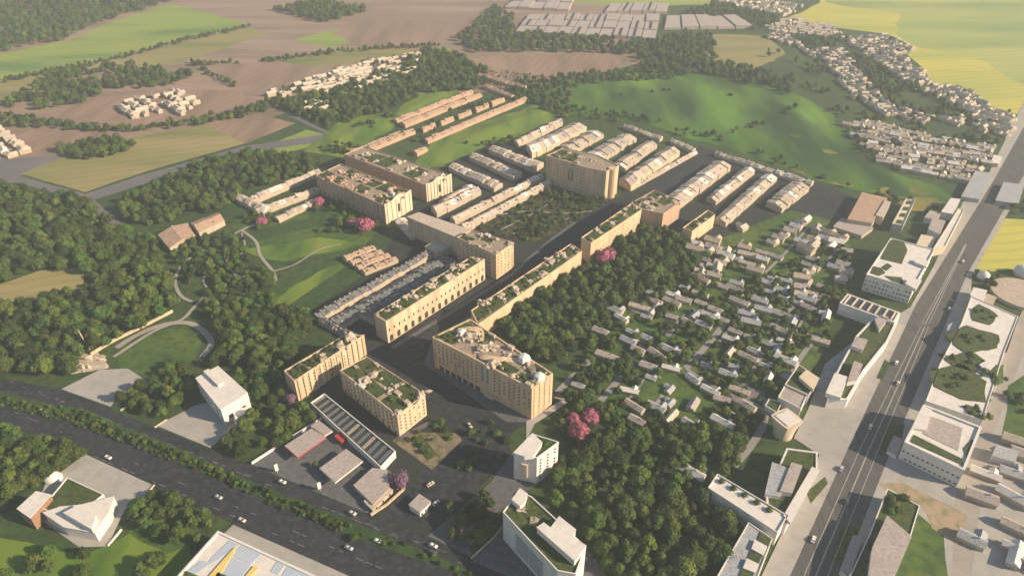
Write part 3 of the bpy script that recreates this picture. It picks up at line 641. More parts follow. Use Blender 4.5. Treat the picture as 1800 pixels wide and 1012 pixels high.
pc = p+nn*2.5; b.box((pc.x, pc.y, 4.5), (8, 5, .6), math.atan2(d.y, d.x)); b.build('entrance_canopy', M['beige2'], r)
def tent(root, px, z, rad, hh, m='white', name='roof_pod'):
    p = P(px[0], px[1], z); b = MB(); n = 6
    vs = [(p.x+rad*math.cos(i*2*math.pi/n+.3), p.y+rad*math.sin(i*2*math.pi/n+.3), z) for i in range(n)]+[(p.x+rad*.75*math.cos(i*2*math.pi/n+.3), p.y+rad*.75*math.sin(i*2*math.pi/n+.3), z+hh*.75) for i in range(n)]+[(p.x, p.y, z+hh)]
    b.add(vs, [(i, (i+1) % n, n+(i+1) % n, n+i) for i in range(n)]+[(n+i, n+(i+1) % n, 2*n) for i in range(n)])
    return b.build(name, M[m], root)
tent(r, (921,632), h, 5, 4.5); tent(r, (948,664), h, 4.5, 4); tent(r, (812,585), h, 4, 3)
# twisting roof ramp
b = MB(); N = 26
L_, R_ = [], []
for k in range(N+1):
    t = k/N; v = .5+.32*math.sin(t*9.5); pnt = quad_at([q[0], q[3], q[2], q[1]], .06+.86*t, v); zz = hb+1.2+1.1*math.sin(t*14)
    wv = 1.6+1.4*abs(math.sin(t*5)); L_.append((pnt.x-wv*.5, pnt.y-wv, zz)); R_.append((pnt.x+wv*.5, pnt.y+wv, zz+.6))
b.add(L_+R_+[(x, y, z_-.8) for x, y, z_ in L_]+[(x, y, z_-.8) for x, y, z_ in R_], sum([[(i, i+1, N+2+i, N+1+i), (2*N+2+i, 2*N+3+i, i+1, i), (N+1+i, N+2+i, 3*N+4+i, 3*N+3+i)] for i in range(N)], []))
b.build('roof_ramp', M['beige2'], r)

# ribbed bar left
R2 = [(499,651),(603,590),(640,588),(517,669)]
r, fp, h, hb = block('apartment_bar', 'ribbed sandstone bar with a stone-topped end, left of the lawn-roofed beige block', 'building', R2, (517,669), (530,705), wall='beige2')
q = lift(R2, h); gardens(r, q, hb, 4, 1, 5, 1, .9, 'stone', 2.2, 4)
ribs(r, q[3], q[2], 0, hb, 13, 1.0, .8); ribs(r, q[0], q[3], 0, hb, 3, .8, .5); wgrid(r, q[3], q[2], 3, hb-1, 14, 5, 1.0, 1.5)
b = MB(); e = quad_at(q, .93, .5); b.lump((e.x, e.y, h+.5), (5, 4, 3), 4, 2, .4); b.build('roof_outcrop', M['stone'], r)
# lawn-roof block
R3 = [(597,650),(644,626),(747,692),(698,730)]
r, fp, h, hb = block('apartment_block', 'beige block with four lawns on its roof above the junction', 'building', R3, (698,730), (704,768), wall='beige2')
q = lift(R3, h); gardens(r, [q[0], q[3], q[2], q[1]], hb, 3, 2, 8, 1, 1, 'stone', 2.2, 1, .07, .09)
openings(r, q[0], q[3], 1, 2.6, 9, 1.4, 'hole', False); wgrid(r, q[0], q[3], 5, hb-1, 14, 4); wgrid(r, q[3], q[2], 3, hb-1, 6, 5)
# solar hall
R4 = [(546,707),(570,691),(695,792),(669,820)]
r, fp, h, hb = block('solar_hall', 'long narrow hall roofed with slanting solar panels above the forecourt', 'building', R4, (669,820), (671,832), wall='white', roof='hole', par=1.2)
q = lift(R4, h)
for k in range(14):
    u0, u1 = (k+.12)/14, (k+.7)/14; zz = hb+.3
    co = [quad_at([q[0], q[3], q[2], q[1]], u, v) for u, v in ((u0, .1), (u1, .1), (u1, .9), (u0, .9))]
    b = MB(); vs = [(co[0].x, co[0].y, zz), (co[1].x, co[1].y, zz+1), (co[2].x, co[2].y, zz+1), (co[3].x, co[3].y, zz)]
    b.add(vs+[(x, y, z_-.2) for x, y, z_ in vs], [(0, 1, 2, 3), (4, 5, 1, 0), (5, 6, 2, 1), (6, 7, 3, 2), (7, 4, 0, 3)]); b.build('solar_panel', M['panel'] if k not in (7, 10) else M['cream'], r)
# station
def canopy(px, hgt_, label, group, red=False):
    fp = lift(px, hgt_); c = cen(fp); rt_ = empty('station_canopy', (c.x, c.y, 0), label, 'canopy', group)
    b = MB(); b.prism(fp, hgt_-.9, hgt_-.15, bottom=True); b.build('fascia', M['red' if red else 'white'], rt_)
    b = MB(); b.prism(inset(fp, .3), hgt_-.15, hgt_+.1); b.build('roof', M['canopy'], rt_)
    for u, v in ((.15, .3), (.5, .3), (.85, .3), (.15, .7), (.5, .7), (.85, .7)):
        p = quad_at(fp, u, v); b = MB(); b.tube((p.x, p.y, 0), (p.x, p.y, hgt_-.9), .25, .25); b.build('post', M['white'], rt_)
canopy([(499,783),(547,752),(574,768),(523,804)], 6, 'pinkish canopy with a red edge on the forecourt', 'canopies of the service station', True)
canopy([(561,822),(608,788),(638,810),(589,848)], 6, 'grey canopy nearest the main road on the forecourt', 'canopies of the service station')
canopy([(545,748),(560,738),(585,757),(570,766)], 4, 'small pale canopy against the solar hall', 'canopies of the service station')
def kiosk(px, h_, label, wall, roof, name='kiosk'):
    r_, f_, a_, c__ = block(name, label, 'kiosk', px, h=h_, wall=wall, roof=roof, parapet=False)
    openings(r_, f_[0], f_[1], .6, 1.8, 3, 1.2, 'glass', False); return r_
kiosk([(588,765),(600,758),(612,768),(600,776)], 4, 'red kiosk beneath the solar hall', 'red', 'red')
kiosk([(719,886),(737,868),(757,881),(738,899)], 5, 'free-standing pinkish kiosk on the dark junction', 'white', 'canopy')
kiosk([(622,852),(655,822),(680,826),(684,857),(656,885)], 4.5, 'low pinkish station shop with a folded roof', 'stone', 'canopy', 'station_shop')
kiosk([(640,880),(676,852),(690,860),(655,895)], 3.4, 'narrow pale annex leaning on the station shop', 'stone', 'pale_roof', 'station_annex')
for px, lab in (((488,830), 'white price pylon at the left of the forecourt'), ((563,862), 'white price pylon on the small lawn of the forecourt')):
    p = P(*px); rt_ = empty('price_pylon', p, lab, 'sign', 'pylons of the service station')
    b = MB(); b.box((p.x, p.y, 0), (.3, .3, 2), .6); b.build('post', M['white'], rt_)
    b = MB(); b.box((p.x, p.y, 2), (2.2, .4, 5.5), .6); b.build('panel', M['white'], rt_)
def lowwall(px, h_, wd, label, m='beige2', name='boundary_wall'):
    pts = W(px); b = MB()
    for i in range(len(pts)-1):
        a0, b0 = pts[i], pts[i+1]; d0 = (b0-a0).normalized(); n0 = Vector((-d0.y, d0.x, 0))*wd/2; zz = h_+.003*i
        b.prism([a0-n0, b0-n0+d0*.02, b0+n0+d0*.02, a0+n0], 0, zz)
    o = b.build(name, M[m]); tag(o, label, 'wall')
lowwall([(652,906),(680,888),(704,866),(711,860),(705,856)], 1.6, 1.2, 'curved tan wall at the right corner of the forecourt')
lowwall([(443,816),(500,779),(566,737)], 2.2, .8, 'pale wall along the left side of the forecourt', 'white')
lowwall([(160,624),(200,600),(250,576),(304,548)], 2.2, 1.4, 'long sandy retaining wall beside the curved path')
lowwall([(212,722),(243,705)], 1.2, .7, 'short tan wall between the yards')
lowwall([(272,752),(294,738)], 1.2, .7, 'short tan wall left of the white villa yard')
lowwall([(190,960),(214,931)], 1.2, .9, 'low white wall at the corner of the lower left villa yard', 'white')
lowwall([(248,880),(272,853)], 1.2, .7, 'tan garden wall beside the lower left paved yard')
lowwall([(828,982),(868,945),(886,922)], 1.2, .7, 'pale kerb wall beside the lawn-roofed block', 'cream')
lowwall([(975,700),(1003,706)], 1.2, .7, 'short beige wall by the paved terrace of the centre block')
# rocks and leaning post
p = P(150, 640); b = MB(); b.lump((p.x+1, p.y+1.5, 0), (14, 12, 1.2), 3, 3, .3)
for k in range(14):
    x, y = p.x+rnd.uniform(-11, 13), p.y+rnd.uniform(-9, 12); s = rnd.uniform(.8, 3)
    b.lump((x, y, s*.3), (s, s*.8, s*rnd.uniform(.6, 1.4)), k*1.7, 1, .7)
tag(b.build('rock_pile', M['stone']), 'jagged heap of pale rocks where the retaining wall ends', 'rocks')
p = P(157, 614); b = MB(); b.tube((p.x, p.y, -.3), (p.x-6, p.y+5, 15), .9, .35); tag(b.build('leaning_post', M['stone']), 'pale leaning post rising from the rock heap', 'post')

# long sandstone bar along avenue
R5 = [(657,552),(828,451),(852,455),(678,565)]
r, fp, h, hb = block('apartment_bar', 'long sandstone bar with arched windows along the left of the avenue', 'building', R5, (678,565), (690,604), wall='beige2')
q = lift(R5, h); gardens(r, q, hb, 6, 1, 11, 1, 1, 'stone', 2.6, 2)
openings(r, q[3], q[2], 1, 6, 15, 3.4, 'hole', True); openings(r, q[3], q[2], 11, 2.6, 22, 1.2, 'hole', False); 
# corner tower
R6 = [(803,417),(828,404),(903,426),(872,447)]
r, fp, h, hb = block('corner_block', 'tall beige corner block with a ragged roof garden beside the dark park', 'building', R6, (903,426), (903,470), wall='beige')
q = lift(R6, h); gardens(r, [q[0], q[3], q[2], q[1]], hb, 3, 2, 21, .6, 1, 'stone', 1.8, 2); wgrid(r, q[3], q[2], 3, hb-1, 5, 7); wgrid(r, q[0], q[3], 3, hb-1, 9, 6)
r, fp, h2, hb = block('terrace_building', 'flat pale building stepping up to the tall corner block', 'building', [(716,381),(736,373),(828,404),(803,417)], h=h*.8, wall='beige2', roof='pale_roof', parapet=False)
r, fp, h2, hb = block('flat_roof_building', 'square flat-roofed hall beside the slate terraces', 'building', [(747,433),(773,418),(802,428),(768,443)], h=9, wall='stone', roof='pale_roof', parapet=False)
# pink blocks
R7 = [(555,308),(598,288),(722,336),(675,361)]
r, fp, h, hb = block('courtyard_block', 'pink block with an arched cream end wall, nearest the park lawn', 'building', R7, (675,361), (679,394), wall='pinkwall', roof='deck')
q = lift(R7, h); gardens(r, [q[0], q[3], q[2], q[1]], hb, 6, 2, 31, .5, 1, 'pink_roof', 2.6, 3)
def arched_end(r, a, b, z1, m='cream', n=6):
    d = (b-a).normalized(); nn = Vector((d.y, -d.x, 0)); L = (b-a).length
    pts = [(0, 0), (L, 0), (L, z1+2)]
    for k in range(9): t = k/8; pts.append((L*(.72-.44*t), z1+1+3*math.sin(math.pi*t)))
    pts += [(L*.1, z1+.5), (0, z1+1.5)]
    N = len(pts); mb = MB(); vs = [a+d*x+nn*.7+Vector((0, 0, y)) for x, y in pts]+[a+d*x+nn*.05+Vector((0, 0, y)) for x, y in pts]
    ts = tessellate_polygon([[Vector((x, y, 0)) for x, y in pts]])
    mb.add(vs, [t for t in ts]+[tuple(N+i for i in t[::-1]) for t in ts]+[(i, N+i, N+(i+1) % N, (i+1) % N) for i in range(N)]); mb.build('end_wall', M[m], r)
    a2, b2 = a+nn*.7, b+nn*.7; ribs(r, a2, b2, 0, z1+.4, n, .9, .7, 'cream'); openings(r, a2, b2, z1*.3, z1*.45, 1, 3.2, 'hole', True, t0=.35, t1=.65)
arched_end(r, q[3], q[2], h)
openings(r, q[0], q[3], 2, 3, 14, 1.1, 'hole', False); wgrid(r, q[0], q[3], 7, hb-1, 17, 5)
R8 = [(605,271),(640,257),(793,308),(748,325)]
r, fp, h, hb = block('courtyard_block', 'pink block behind with a scalloped cream end wall and roof courts', 'building', R8, (748,325), (753,355), wall='pinkwall', roof='deck')
q = lift(R8, h); gardens(r, [q[0], q[3], q[2], q[1]], hb, 6, 1, 37, .55, 1, 'pale_roof', 2.6, 3)
arched_end(r, q[3], q[2], h, n=8)
# centre tower
R9 = [(961,273),(990,260),(1050,272),(1088,291),(1066,301),(1030,294)]
r, fp, h, hb = block('park_block', 'tall beige block with a rounded sunlit corner facing the dark park', 'building', R9, (1066,301), (1064,351), wall='beige2')
q = lift(R9, h); gardens(r, [q[0], q[5], q[2], q[1]], hb, 3, 1, 41, .4, 1, 'stone', 2.2, 2)
openings(r, q[0], q[5], h*.35, h*.4, 2, 1.6, 'glass', False, t0=.55, t1=.72); wgrid(r, q[0], q[5].lerp(q[0], .5), 4, hb-1, 6, 7); wgrid(r, q[5].lerp(q[0], .25), q[5], 4, hb-1, 3, 7)
b = MB(); c = q[3].lerp(q[4], .5); pts = [(c.x+4.5*math.cos(t), c.y+4.5*math.sin(t)) for t in np.linspace(0, 6.283, 21)[:-1]]; b.prism([Vector((x, y, 0)) for x, y in pts], 0, h+.3); b.build('corner_turret', M['beige'], r, smooth=False)
# bars along right of avenue
R10 = [(1022,417),(1110,357),(1128,368),(1039,427)]
r, fp, h, hb = block('terrace_bar', 'tall sunlit beige bar with roof gardens, upper half of the avenue edge', 'building', R10, (1039,427), (1039,463), wall='beige')
q = lift(R10, h); gardens(r, q, hb, 4, 1, 44, 1, 1, 'stone', 2.2, 2); wgrid(r, q[3], q[2], 5, hb-1, 18, 4, .9, 1.2, skip=.3)
R10b = [(1110,356),(1150,334),(1197,353),(1166,375),(1129,368)]
r, fp, h, hb = block('garden_block', 'angled beige block with roof lawns where the avenue bends', 'building', R10b, h=h-.5, wall='pinkwall')
q = lift(R10b, h); gardens(r, [q[0], q[4], q[2], q[1]], hb, 2, 2, 47, 1, .8, 'stone', 2, 1)
R11 = [(828,545),(1003,428),(1023,441),(840,570)]
r, fp, h, hb = block('terrace_bar', 'long low beige bar with a chain of roof gardens, lower half of the avenue edge', 'building', R11, (1022,441), (1022,468), wall='beige')
q = lift(R11, h); gardens(r, q, hb, 8, 1, 51, 1, 1, 'stone', 2.4, 2)
R12 = [(1200,400),(1244,369),(1257,377),(1217,406)]
r, fp, h, hb = block('small_bar', 'small sunlit ochre bar standing alone by the suburb', 'building', R12, (1217,406), (1217,430), wall='beige')
q = lift(R12, h); gardens(r, q, hb, 2, 1, 53, 1, 0)
# white villa
R13 = [(344,664),(383,643),(435,690),(388,719)]
r, fp, h, hb = block('white_villa', 'white rounded villa standing on the paved yard above the main road', 'house', R13, (388,719), (398,748), wall='white', roof='white2', parapet=False)
q = lift(R13, h); wgrid(r, q[0], q[3], 3, hb-1, 6, 4, 1.4, 1.2, 'glass')
topbox(r, [(358,652),(366,648),(392,671),(383,676)], h+2.2, h); openings(r, q[3], q[2], 4, 3, 2, 3, 'glass', False)
b = MB(); e = q[3].lerp(q[2], .5); b.box((e.x+3, e.y-2, 0), (9, 7, h*.45), .5); b.build('annex', M['white'], r)
b = MB(); e = q[3].lerp(q[2], .5); b.box((e.x+4, e.y-3, 0), (12, 10, h*.22), .5); b.build('porch', M['cream'], r)
# lower left villa
r, fp, h, hb = block('garden_villa', 'villa with a broad lawn roof and a white wedge wing, lower left', 'house', [(72,893),(118,838),(182,868),(138,902),(100,902)], h=7, wall='white', roof='roofgrass', par=.5)
r2, fp2, h2, _ = block('brick_pavilion', 'brick pavilion with a flat white roof, lower left corner', 'house', [(30,893),(63,863),(89,869),(53,909)], h=11, wall='brick', roof='white2', parapet=False)
r3, fp3, h3, hb3 = block('white_wing', 'white angular house wing beside the lawn-roofed villa', 'house', [(76,900),(105,890),(140,887),(200,872),(190,900),(166,935),(112,925)], h=8.5, wall='white', roof='white2', parapet=False)
topbox(r3, [(112,900),(140,886),(168,905),(160,928)], 12.5, 8)
b = MB(); p = P(94, 842); b.lump((p.x, p.y, 1.2), (6, 4.4, 4.5), 1, 3, .03); o = b.build('domed_shelter', M['white'], smooth=True); tag(o, 'small white domed shelter beside the lawn-roofed villa', 'shelter')
# skylight building
R15 = [(383,932),(570,1018),(560,1080),(240,1080),(311,1012)]
r, fp, h, hb = block('skylight_building', 'white building with blue-grey roof glazing and golden strips at the bottom edge', 'building', R15, h=9, wall='white', roof='white2', par=.7, ptick=1.2)
def roofpatch(r, px, z, m, name, th=.2):
    fp_ = lift(px, z); b = MB(); b.prism(fp_, z, z+th); return b.build(name, M[m], r)
roofpatch(r, [(403,949),(420,957),(380,985),(355,1000),(372,980)], hb, 'skyglass', 'skylight')
roofpatch(r, [(352,985),(372,988),(340,1012),(318,1012)], hb+.05, 'skyglass', 'skylight')
roofpatch(r, [(424,958),(462,972),(440,992),(406,974)], hb, 'skyglass', 'skylight')
roofpatch(r, [(404,976),(440,994),(424,1014),(372,1014)], hb, 'skyglass', 'skylight')
roofpatch(r, [(411,963),(416,962),(385,1014),(366,1014)], hb+.3, 'gold', 'golden_strip', .5)
roofpatch(r, [(446,995),(455,998),(440,1014),(430,1014)], hb+.3, 'gold', 'golden_strip', .5)
roofpatch(r, [(487,986),(502,992),(489,1010),(475,1004)], hb, 'skyglass', 'skylight')
roofpatch(r, [(505,995),(545,1012),(520,1020),(495,1012)], hb, 'skyglass', 'skylight')
roofpatch(r, [(325,1002),(350,1012),(340,1018),(322,1012)], hb+.1, 'roofgrass', 'roof_garden')
roofpatch(r, [(383,1005),(400,1012),(390,1018),(378,1012)], hb+.6, 'roofgrass', 'roof_garden')
# small white tower
R16 = [(903,795),(937,762),(982,776),(944,804)]
r, fp, h, hb = block('white_tower', 'small white tower with a planted roof corner beside the wood', 'building', R16, (944,804), (944,850), wall='white', roof='roofgrass')
q = lift(R16, h); wgrid(r, q[3], q[2], 3, hb-1, 3, 7, 1.4, 1.2, 'glass'); topbox(r, [(903,795),(936,761),(953,777),(938,799),(922,801)], h+2.5, hb)
b = MB()
openings(r, q[0], q[3], 4, h*.5, 1, 3.5, 'cream', False, t0=.35, t1=.6, dp=1.0, name='bay')
for k in range(6):
    p = quad_at(q, rnd.uniform(.5, .95), rnd.uniform(.2, .8)); o = link(bpy.data.objects.new('roof_shrub', BUSHES[k % 3]), r); o.location = (p.x-r.location.x, p.y-r.location.y, hb); o.scale = (2, 2, 1.8)
# lawn roof block bottom
R17 = [(884,899),(912,862),(935,872),(1030,960),(1012,1008),(980,1002)]
r, fp, h, hb = block('lawn_roof_block', 'white block with a lawn roof and stepped white upper floor at the bottom centre', 'building', R17, (884,899), (890,948), wall='white', roof='roofgrass')
q = lift(R17, h)
topbox(r, [(944,926),(956,918),(968,927),(983,907),(1012,930),(1006,943),(1030,958),(1010,984)], h+4, hb)
topbox(r, [(900,877),(914,858),(927,867),(922,882),(914,888)], h+3, hb)
openings(r, q[0], q[5], 3, h*.62, 1, (q[5]-q[0]).length*.5, 'blue_roof', False, t0=.12, t1=.9, name='recessed_wall', frame='white')
for k in range(2):
    p = P(918+22*k, 896+18*k, hb); b = MB(); b.lump((p.x, p.y, hb+.4), (2.6, 1.6, 1), k*5, 2, .8); b.build('roof_outcrop', M['stone'], r)
# right hand buildings
R18 = [(1523,482),(1566,418),(1643,438),(1606,506)]
r, fp, h, hb = block('white_court_block', 'large white block with green roof courts left of the highway', 'building', R18, (1606,506), (1600,534), wall='white', roof='white2')
q = lift(R18, h); wgrid(r, q[0], q[3], 2, hb-1, 13, 3, 1.6, 1.1, 'window'); wgrid(r, q[3], q[2], 2, hb-1, 10, 3, 1.6, 1.1, 'window')
for px in ([(1548,455),(1564,422),(1588,424),(1595,440),(1585,464)], [(1530,480),(1535,468),(1550,472),(1556,480),(1545,485)], [(1550,470),(1560,463),(1568,468),(1558,476)], [(1555,485),(1585,488),(1588,500),(1572,496)]):
    roofpatch(r, px, hb+.05, 'roofgrass', 'roof_garden', .4)
topbox(r, [(1592,498),(1598,488),(1620,492),(1610,508)], h+2, hb); topbox(r, [(1608,460),(1612,455),(1632,458),(1628,468)], h+1.6, hb)
r, fp, h, hb = block('strip_building', 'narrow cream strip building beside the highway, north of the white court block', 'building', [(1640,437),(1685,366),(1695,368),(1662,432)], h=9, wall='cream', roof='white2', par=.6)
for k, (px, hh, lab) in enumerate((([(1655,372),(1672,348),(1688,350),(1676,376)], 8, 'small roofed house at the far end of the highway strip'), ([(1632,402),(1640,383),(1662,388),(1652,412)], 8, 'grey roofed house behind the cream strip building'),
                         ([(1610,432),(1620,412),(1645,417),(1636,437)], 6, 'low cream house against the white court block'), ([(1625,382),(1635,370),(1655,374),(1648,386)], 6, 'low grey house among the trees west of the highway'))):
    rr_, f_, a_, b2 = block('highway_house', lab, 'house', px, h=hh, wall='white' if k != 2 else 'cream', roof=('white2', 'canopy', 'cream', 'canopy')[k], parapet=False); openings(rr_, f_[0], f_[1], 1.5, 2, 3, 1.5, 'glass', False)
r, fp, h, hb = block('gallery_block', 'narrow block with four dark roof lights at the edge of the meadow', 'building', [(1568,393),(1592,349),(1609,350),(1588,396)], h=9, wall='blue_roof', roof='cream')
q = lift([(1568,393),(1592,349),(1609,350),(1588,396)], h)
for k in range(4):
    b = MB(); e = [quad_at(q, (k+.25)/4, .3), quad_at(q, (k+.75)/4, .3), quad_at(q, (k+.75)/4, .75), quad_at(q, (k+.25)/4, .75)]; b.prism(e, hb, hb+.5); b.build('roof_light', M['roofgrass'], r)
r, fp, h, hb = block('open_shed', 'broad pinkish building with a folded roof left of the gallery block', 'building', [(1490,385),(1516,338),(1560,348),(1533,392)], h=8, wall='stone', roof='pink_roof', parapet=False)
r, fp, h, hb = block('stone_annex', 'narrow stone annex leaning towards the gallery block', 'building', [(1540,378),(1556,352),(1566,355),(1553,382)], h=9, wall='cream', roof='pale_roof', parapet=False)
r, fp, h, hb = block('annex_yard', 'low grey yard building before the pinkish folded roof', 'building', [(1465,398),(1480,383),(1535,400),(1515,414)], h=4, wall='stone', roof='canopy', parapet=False)
# arcade building
AR = [(1476,532),(1490,516),(1582,549),(1572,566)]
r, fp, h, hb = block('arcade_building', 'cream framed building with dark roof bays between white fins', 'building', AR, h=11, wall='white', roof='glass', par=.6, ptick=1.2)
q = lift(AR, h)
for k in range(7):
    a0, b0 = quad_at([q[0], q[3], q[2], q[1]], (k+.5)/7, .1), quad_at([q[0], q[3], q[2], q[1]], (k+.5)/7, .9); b = MB(); d0 = (b0-a0); m0 = (a0+b0)/2
    b.box((m0.x, m0.y, hb), (d0.length, 1.2, 1.1), math.atan2(d0.y, d0.x)); b.build('roof_fin', M['cream'], r)
R20 = [(1455,700),(1470,655),(1505,590),(1545,548),(1583,552),(1560,600),(1520,650),(1490,702)]
r, fp, h, hb = block('planted_strip_building', 'long stepped building with planted roof strips beside the highway pavement', 'building', R20, h=9, wall='white', roof='roofgrass', par=.7, ptick=1.2)
topbox(r, [(1497,608),(1505,592),(1525,597),(1517,615)], 11.5, hb, 'canopy'); topbox(r, [(1452,690),(1468,655),(1490,662),(1478,698)], 12, hb, 'white2')
topbox(r, [(1490,670),(1502,634),(1516,640),(1506,668)], 12.5, hb, 'canopy'); topbox(r, [(1538,560),(1552,552),(1562,558),(1546,580)], 11, hb, 'canopy')
for k, (px, hh, roof, lab) in enumerate((
    ([(1380,675),(1404,640),(1440,664),(1422,694)], 9, 'roofgrass', 'small house with a cream pavilion and shaggy roof planting'),
    ([(1368,697),(1380,676),(1420,692),(1408,718)], 8, 'canopy', 'plain pinkish flat house below the shaggy planted roof'),
    ([(1345,712),(1352,700),(1375,706),(1366,725)], 5, 'roofgrass', 'tiny planted lean-to at the head of the curved path'))):
    rr_, f_, h_, hb_ = block('court_house', lab, 'house', px, h=hh, wall='white', roof=roof, par=.5); openings(rr_, f_[0], f_[1], 1.5, 2.2, 3, 1.6, 'glass', False)
    if k == 0: topbox(rr_, [(1405,662),(1418,650),(1440,664),(1430,684)], hh+2.5, hb_, 'cream', wall='cream')
# cream rounded tower
p0 = lift([(1384,735)], 15)[0]; b = MB(); r_ = empty('rounded_tower', (p0.x, p0.y, 0), 'cream tower flaring upward with a square flat top', 'building'); EXCL.append([(p0.x-9, p0.y-9), (p0.x+9, p0.y-9), (p0.x+9, p0.y+9), (p0.x-9, p0.y+9)])
n = 24; ring = []
for kz in range(7):
    t = kz/6; rad = 6.2+1.8*t**2
    for i in range(n):
        th = 2*math.pi*i/n+.5; sq = 1/max(abs(math.cos(th-.5)), abs(math.sin(th-.5)))**(.75*t); ring.append((p0.x+rad*sq*math.cos(th), p0.y+rad*sq*math.sin(th), 15*t))
b.add(ring, [(k*n+i, k*n+(i+1) % n, (k+1)*n+(i+1) % n, (k+1)*n+i) for k in range(6) for i in range(n)]+[tuple(range(6*n, 7*n))]); b.build('wall', M['cream'], r_, smooth=False)
b = MB(); b.box((p0.x, p0.y, 15.02), (11, 11, .5), .5); b.build('roof', M['white2'], r_)
R23 = [(1347,870),(1383,787),(1437,794),(1437,825),(1383,921),(1350,905)]
r, fp, h, hb = block('lawn_roof_house', 'white house with a lawn roof and barrel wing beside the highway', 'building', R23, h=10, wall='white', roof='roofgrass', par=.6, ptick=1)
topbox(r, [(1372,862),(1392,812),(1410,818),(1392,866)], 13, hb, 'canopy'); topbox(r, [(1378,905),(1428,820),(1440,826),(1390,918)], 12, hb, 'white2'); topbox(r, [(1345,868),(1358,812),(1385,822),(1372,872)], 12, hb, 'blue_roof')
R24 = [(1245,856),(1261,832),(1385,905),(1367,935)]
r, fp, h, hb = block('long_white_slab', 'long white slab building pointing at the highway from the lower wood', 'building', R24, h=12, wall='white', roof='white2', par=.8)
q = lift(R24, h)
for k in range(5):
    p = quad_at([q[0], q[3], q[2], q[1]], .1+.17*k, .75); o = link(bpy.data.objects.new('roof_shrub', BUSHES[k % 3]), r); o.location = (p.x-r.location.x, p.y-r.location.y, hb); o.scale = (1.8, 1.8, 1.6)
R25 = [(1316,917),(1358,946),(1326,1030),(1250,1030)]
r, fp, h, hb = block('stepped_roof_block', 'pale block with planted steps down its right side at the bottom edge', 'building', R25, h=9, wall='white', roof='blue_roof', par=.5)
for k, px in enumerate(([(1338,935),(1356,947),(1350,962),(1332,950)], [(1322,965),(1340,975),(1333,992),(1315,982)], [(1305,1000),(1325,1008),(1318,1024),(1298,1018)])): roofpatch(r, px, hb+.1, 'roofgrass', 'roof_garden', .6)
for k, px in enumerate(([(1326,950),(1348,962),(1341,978),(1320,966)], [(1312,983),(1333,993),(1326,1008),(1305,1000)])): roofpatch(r, px, hb+.1, 'white2', 'terrace', 1.4)
PB = [(1628,704),(1652,640),(1690,568),(1708,520),(1790,556),(1765,620),(1728,738)]
r, fp, h, hb = block('planted_roof_building', 'broad low building with sweeping pale terraces and planted roof beds right of the highway', 'building', PB, h=8, wall='white', roof='white2', par=.6)
for k, px in enumerate(([(1660,590),(1700,572),(1758,590),(1750,612),(1700,620)], [(1640,652),(1690,640),(1735,672),(1730,705),(1690,700),(1642,680)], [(1655,628),(1700,615),(1728,632),(1710,655),(1672,645)], [(1702,545),(1722,535),(1755,555),(1735,570),(1706,562)],[(1735,655),(1752,640),(1750,670),(1742,680)],[(1690,712),(1722,716),(1724,732),(1700,726)])):
    pts = wobble(lift(px, hb), 4, 4, k*3.3); b = MB(); b.prism(pts, hb, hb+.6); b.build('roof_garden', M['roofgrass'], r)
    c0 = cen(pts)
    for j in range(7):
        o = link(bpy.data.objects.new('roof_shrub', BUSHES[j % 3]), r); o.location = (c0.x+rnd.uniform(-9, 9)-r.location.x, c0.y+rnd.uniform(-7, 7)-r.location.y, hb+.3); sz = rnd.uniform(1, 2.2); o.scale = (sz, sz, sz)
topbox(r, [(1722,640),(1738,632),(1750,640),(1735,652)], h+1.5, hb)
for k, (px, hh, lab) in enumerate((([(1655,612),(1668,570),(1690,560),(1676,610)], 5, 'low grey canopy building on the highway pavement beside the planted roofs'), ([(1560,790),(1572,765),(1588,772),(1576,800)], 4, 'small grey pavilion at the kerb below the white court block'),
    ([(1745,800),(1752,782),(1790,792),(1784,812)], 6, 'white flat house first of the row by the pale path'), ([(1478,1000),(1500,940),(1516,945),(1492,1012)], 5, 'long grey kerbside annex beside the L-shaped house'))):
    rr_, f_, _, _ = block('low_house', lab, 'house', px, h=hh, wall='white', roof='blue_roof' if k % 2 == 0 else 'canopy', parapet=False)
R26 = [(1590,776),(1624,710),(1726,750),(1696,826)]
r, fp, h, hb = block('white_court_block', 'large white block with a sunken court and lawn strip right of the highway', 'building', R26, (1696,826), (1690,856), wall='white', roof='white2', par=1.2, ptick=1.4)
roofpatch(r, [(1600,776),(1606,764),(1690,806),(1694,818)], hb+.05, 'roofgrass', 'roof_garden', .4); wgrid(r, *[v for v in (lift(R26, h)[0], lift(R26, h)[3])], 2, hb-1, 12, 2, 1.6, 1.1, 'window'); roofpatch(r, [(1694,788),(1708,772),(1714,778),(1700,810)], hb+.05, 'roofgrass', 'roof_garden', .4)
roofpatch(r, [(1622,762),(1634,730),(1692,752),(1684,792)], hb+.1, 'canopy', 'sunken_court', .1); topbox(r, [(1603,752),(1622,713),(1638,720),(1628,755)], h+.5, hb)
R27 = [(1530,935),(1560,858),(1617,888),(1600,945),(1574,1008),(1520,1030),(1485,1030)]
r, fp, h, hb = block('l_shaped_house', 'white house with an L-shaped upper floor and shaggy roof garden, lower right', 'building', R27, h=10, wall='white', roof='roofgrass', par=.6)
topbox(r, [(1534,962),(1560,906),(1602,942),(1574,1008),(1525,1030)], 14, hb, 'canopy')
for k in range(9):
    p = P(1560+rnd.uniform(-2, 38), 880+rnd.uniform(-8, 20), hb); o = link(bpy.data.objects.new('roof_shrub', BUSHES[k % 3]), r); o.location = (p.x-r.location.x, p.y-r.location.y, hb); o.scale = (2.2, 2.2, 1.8)
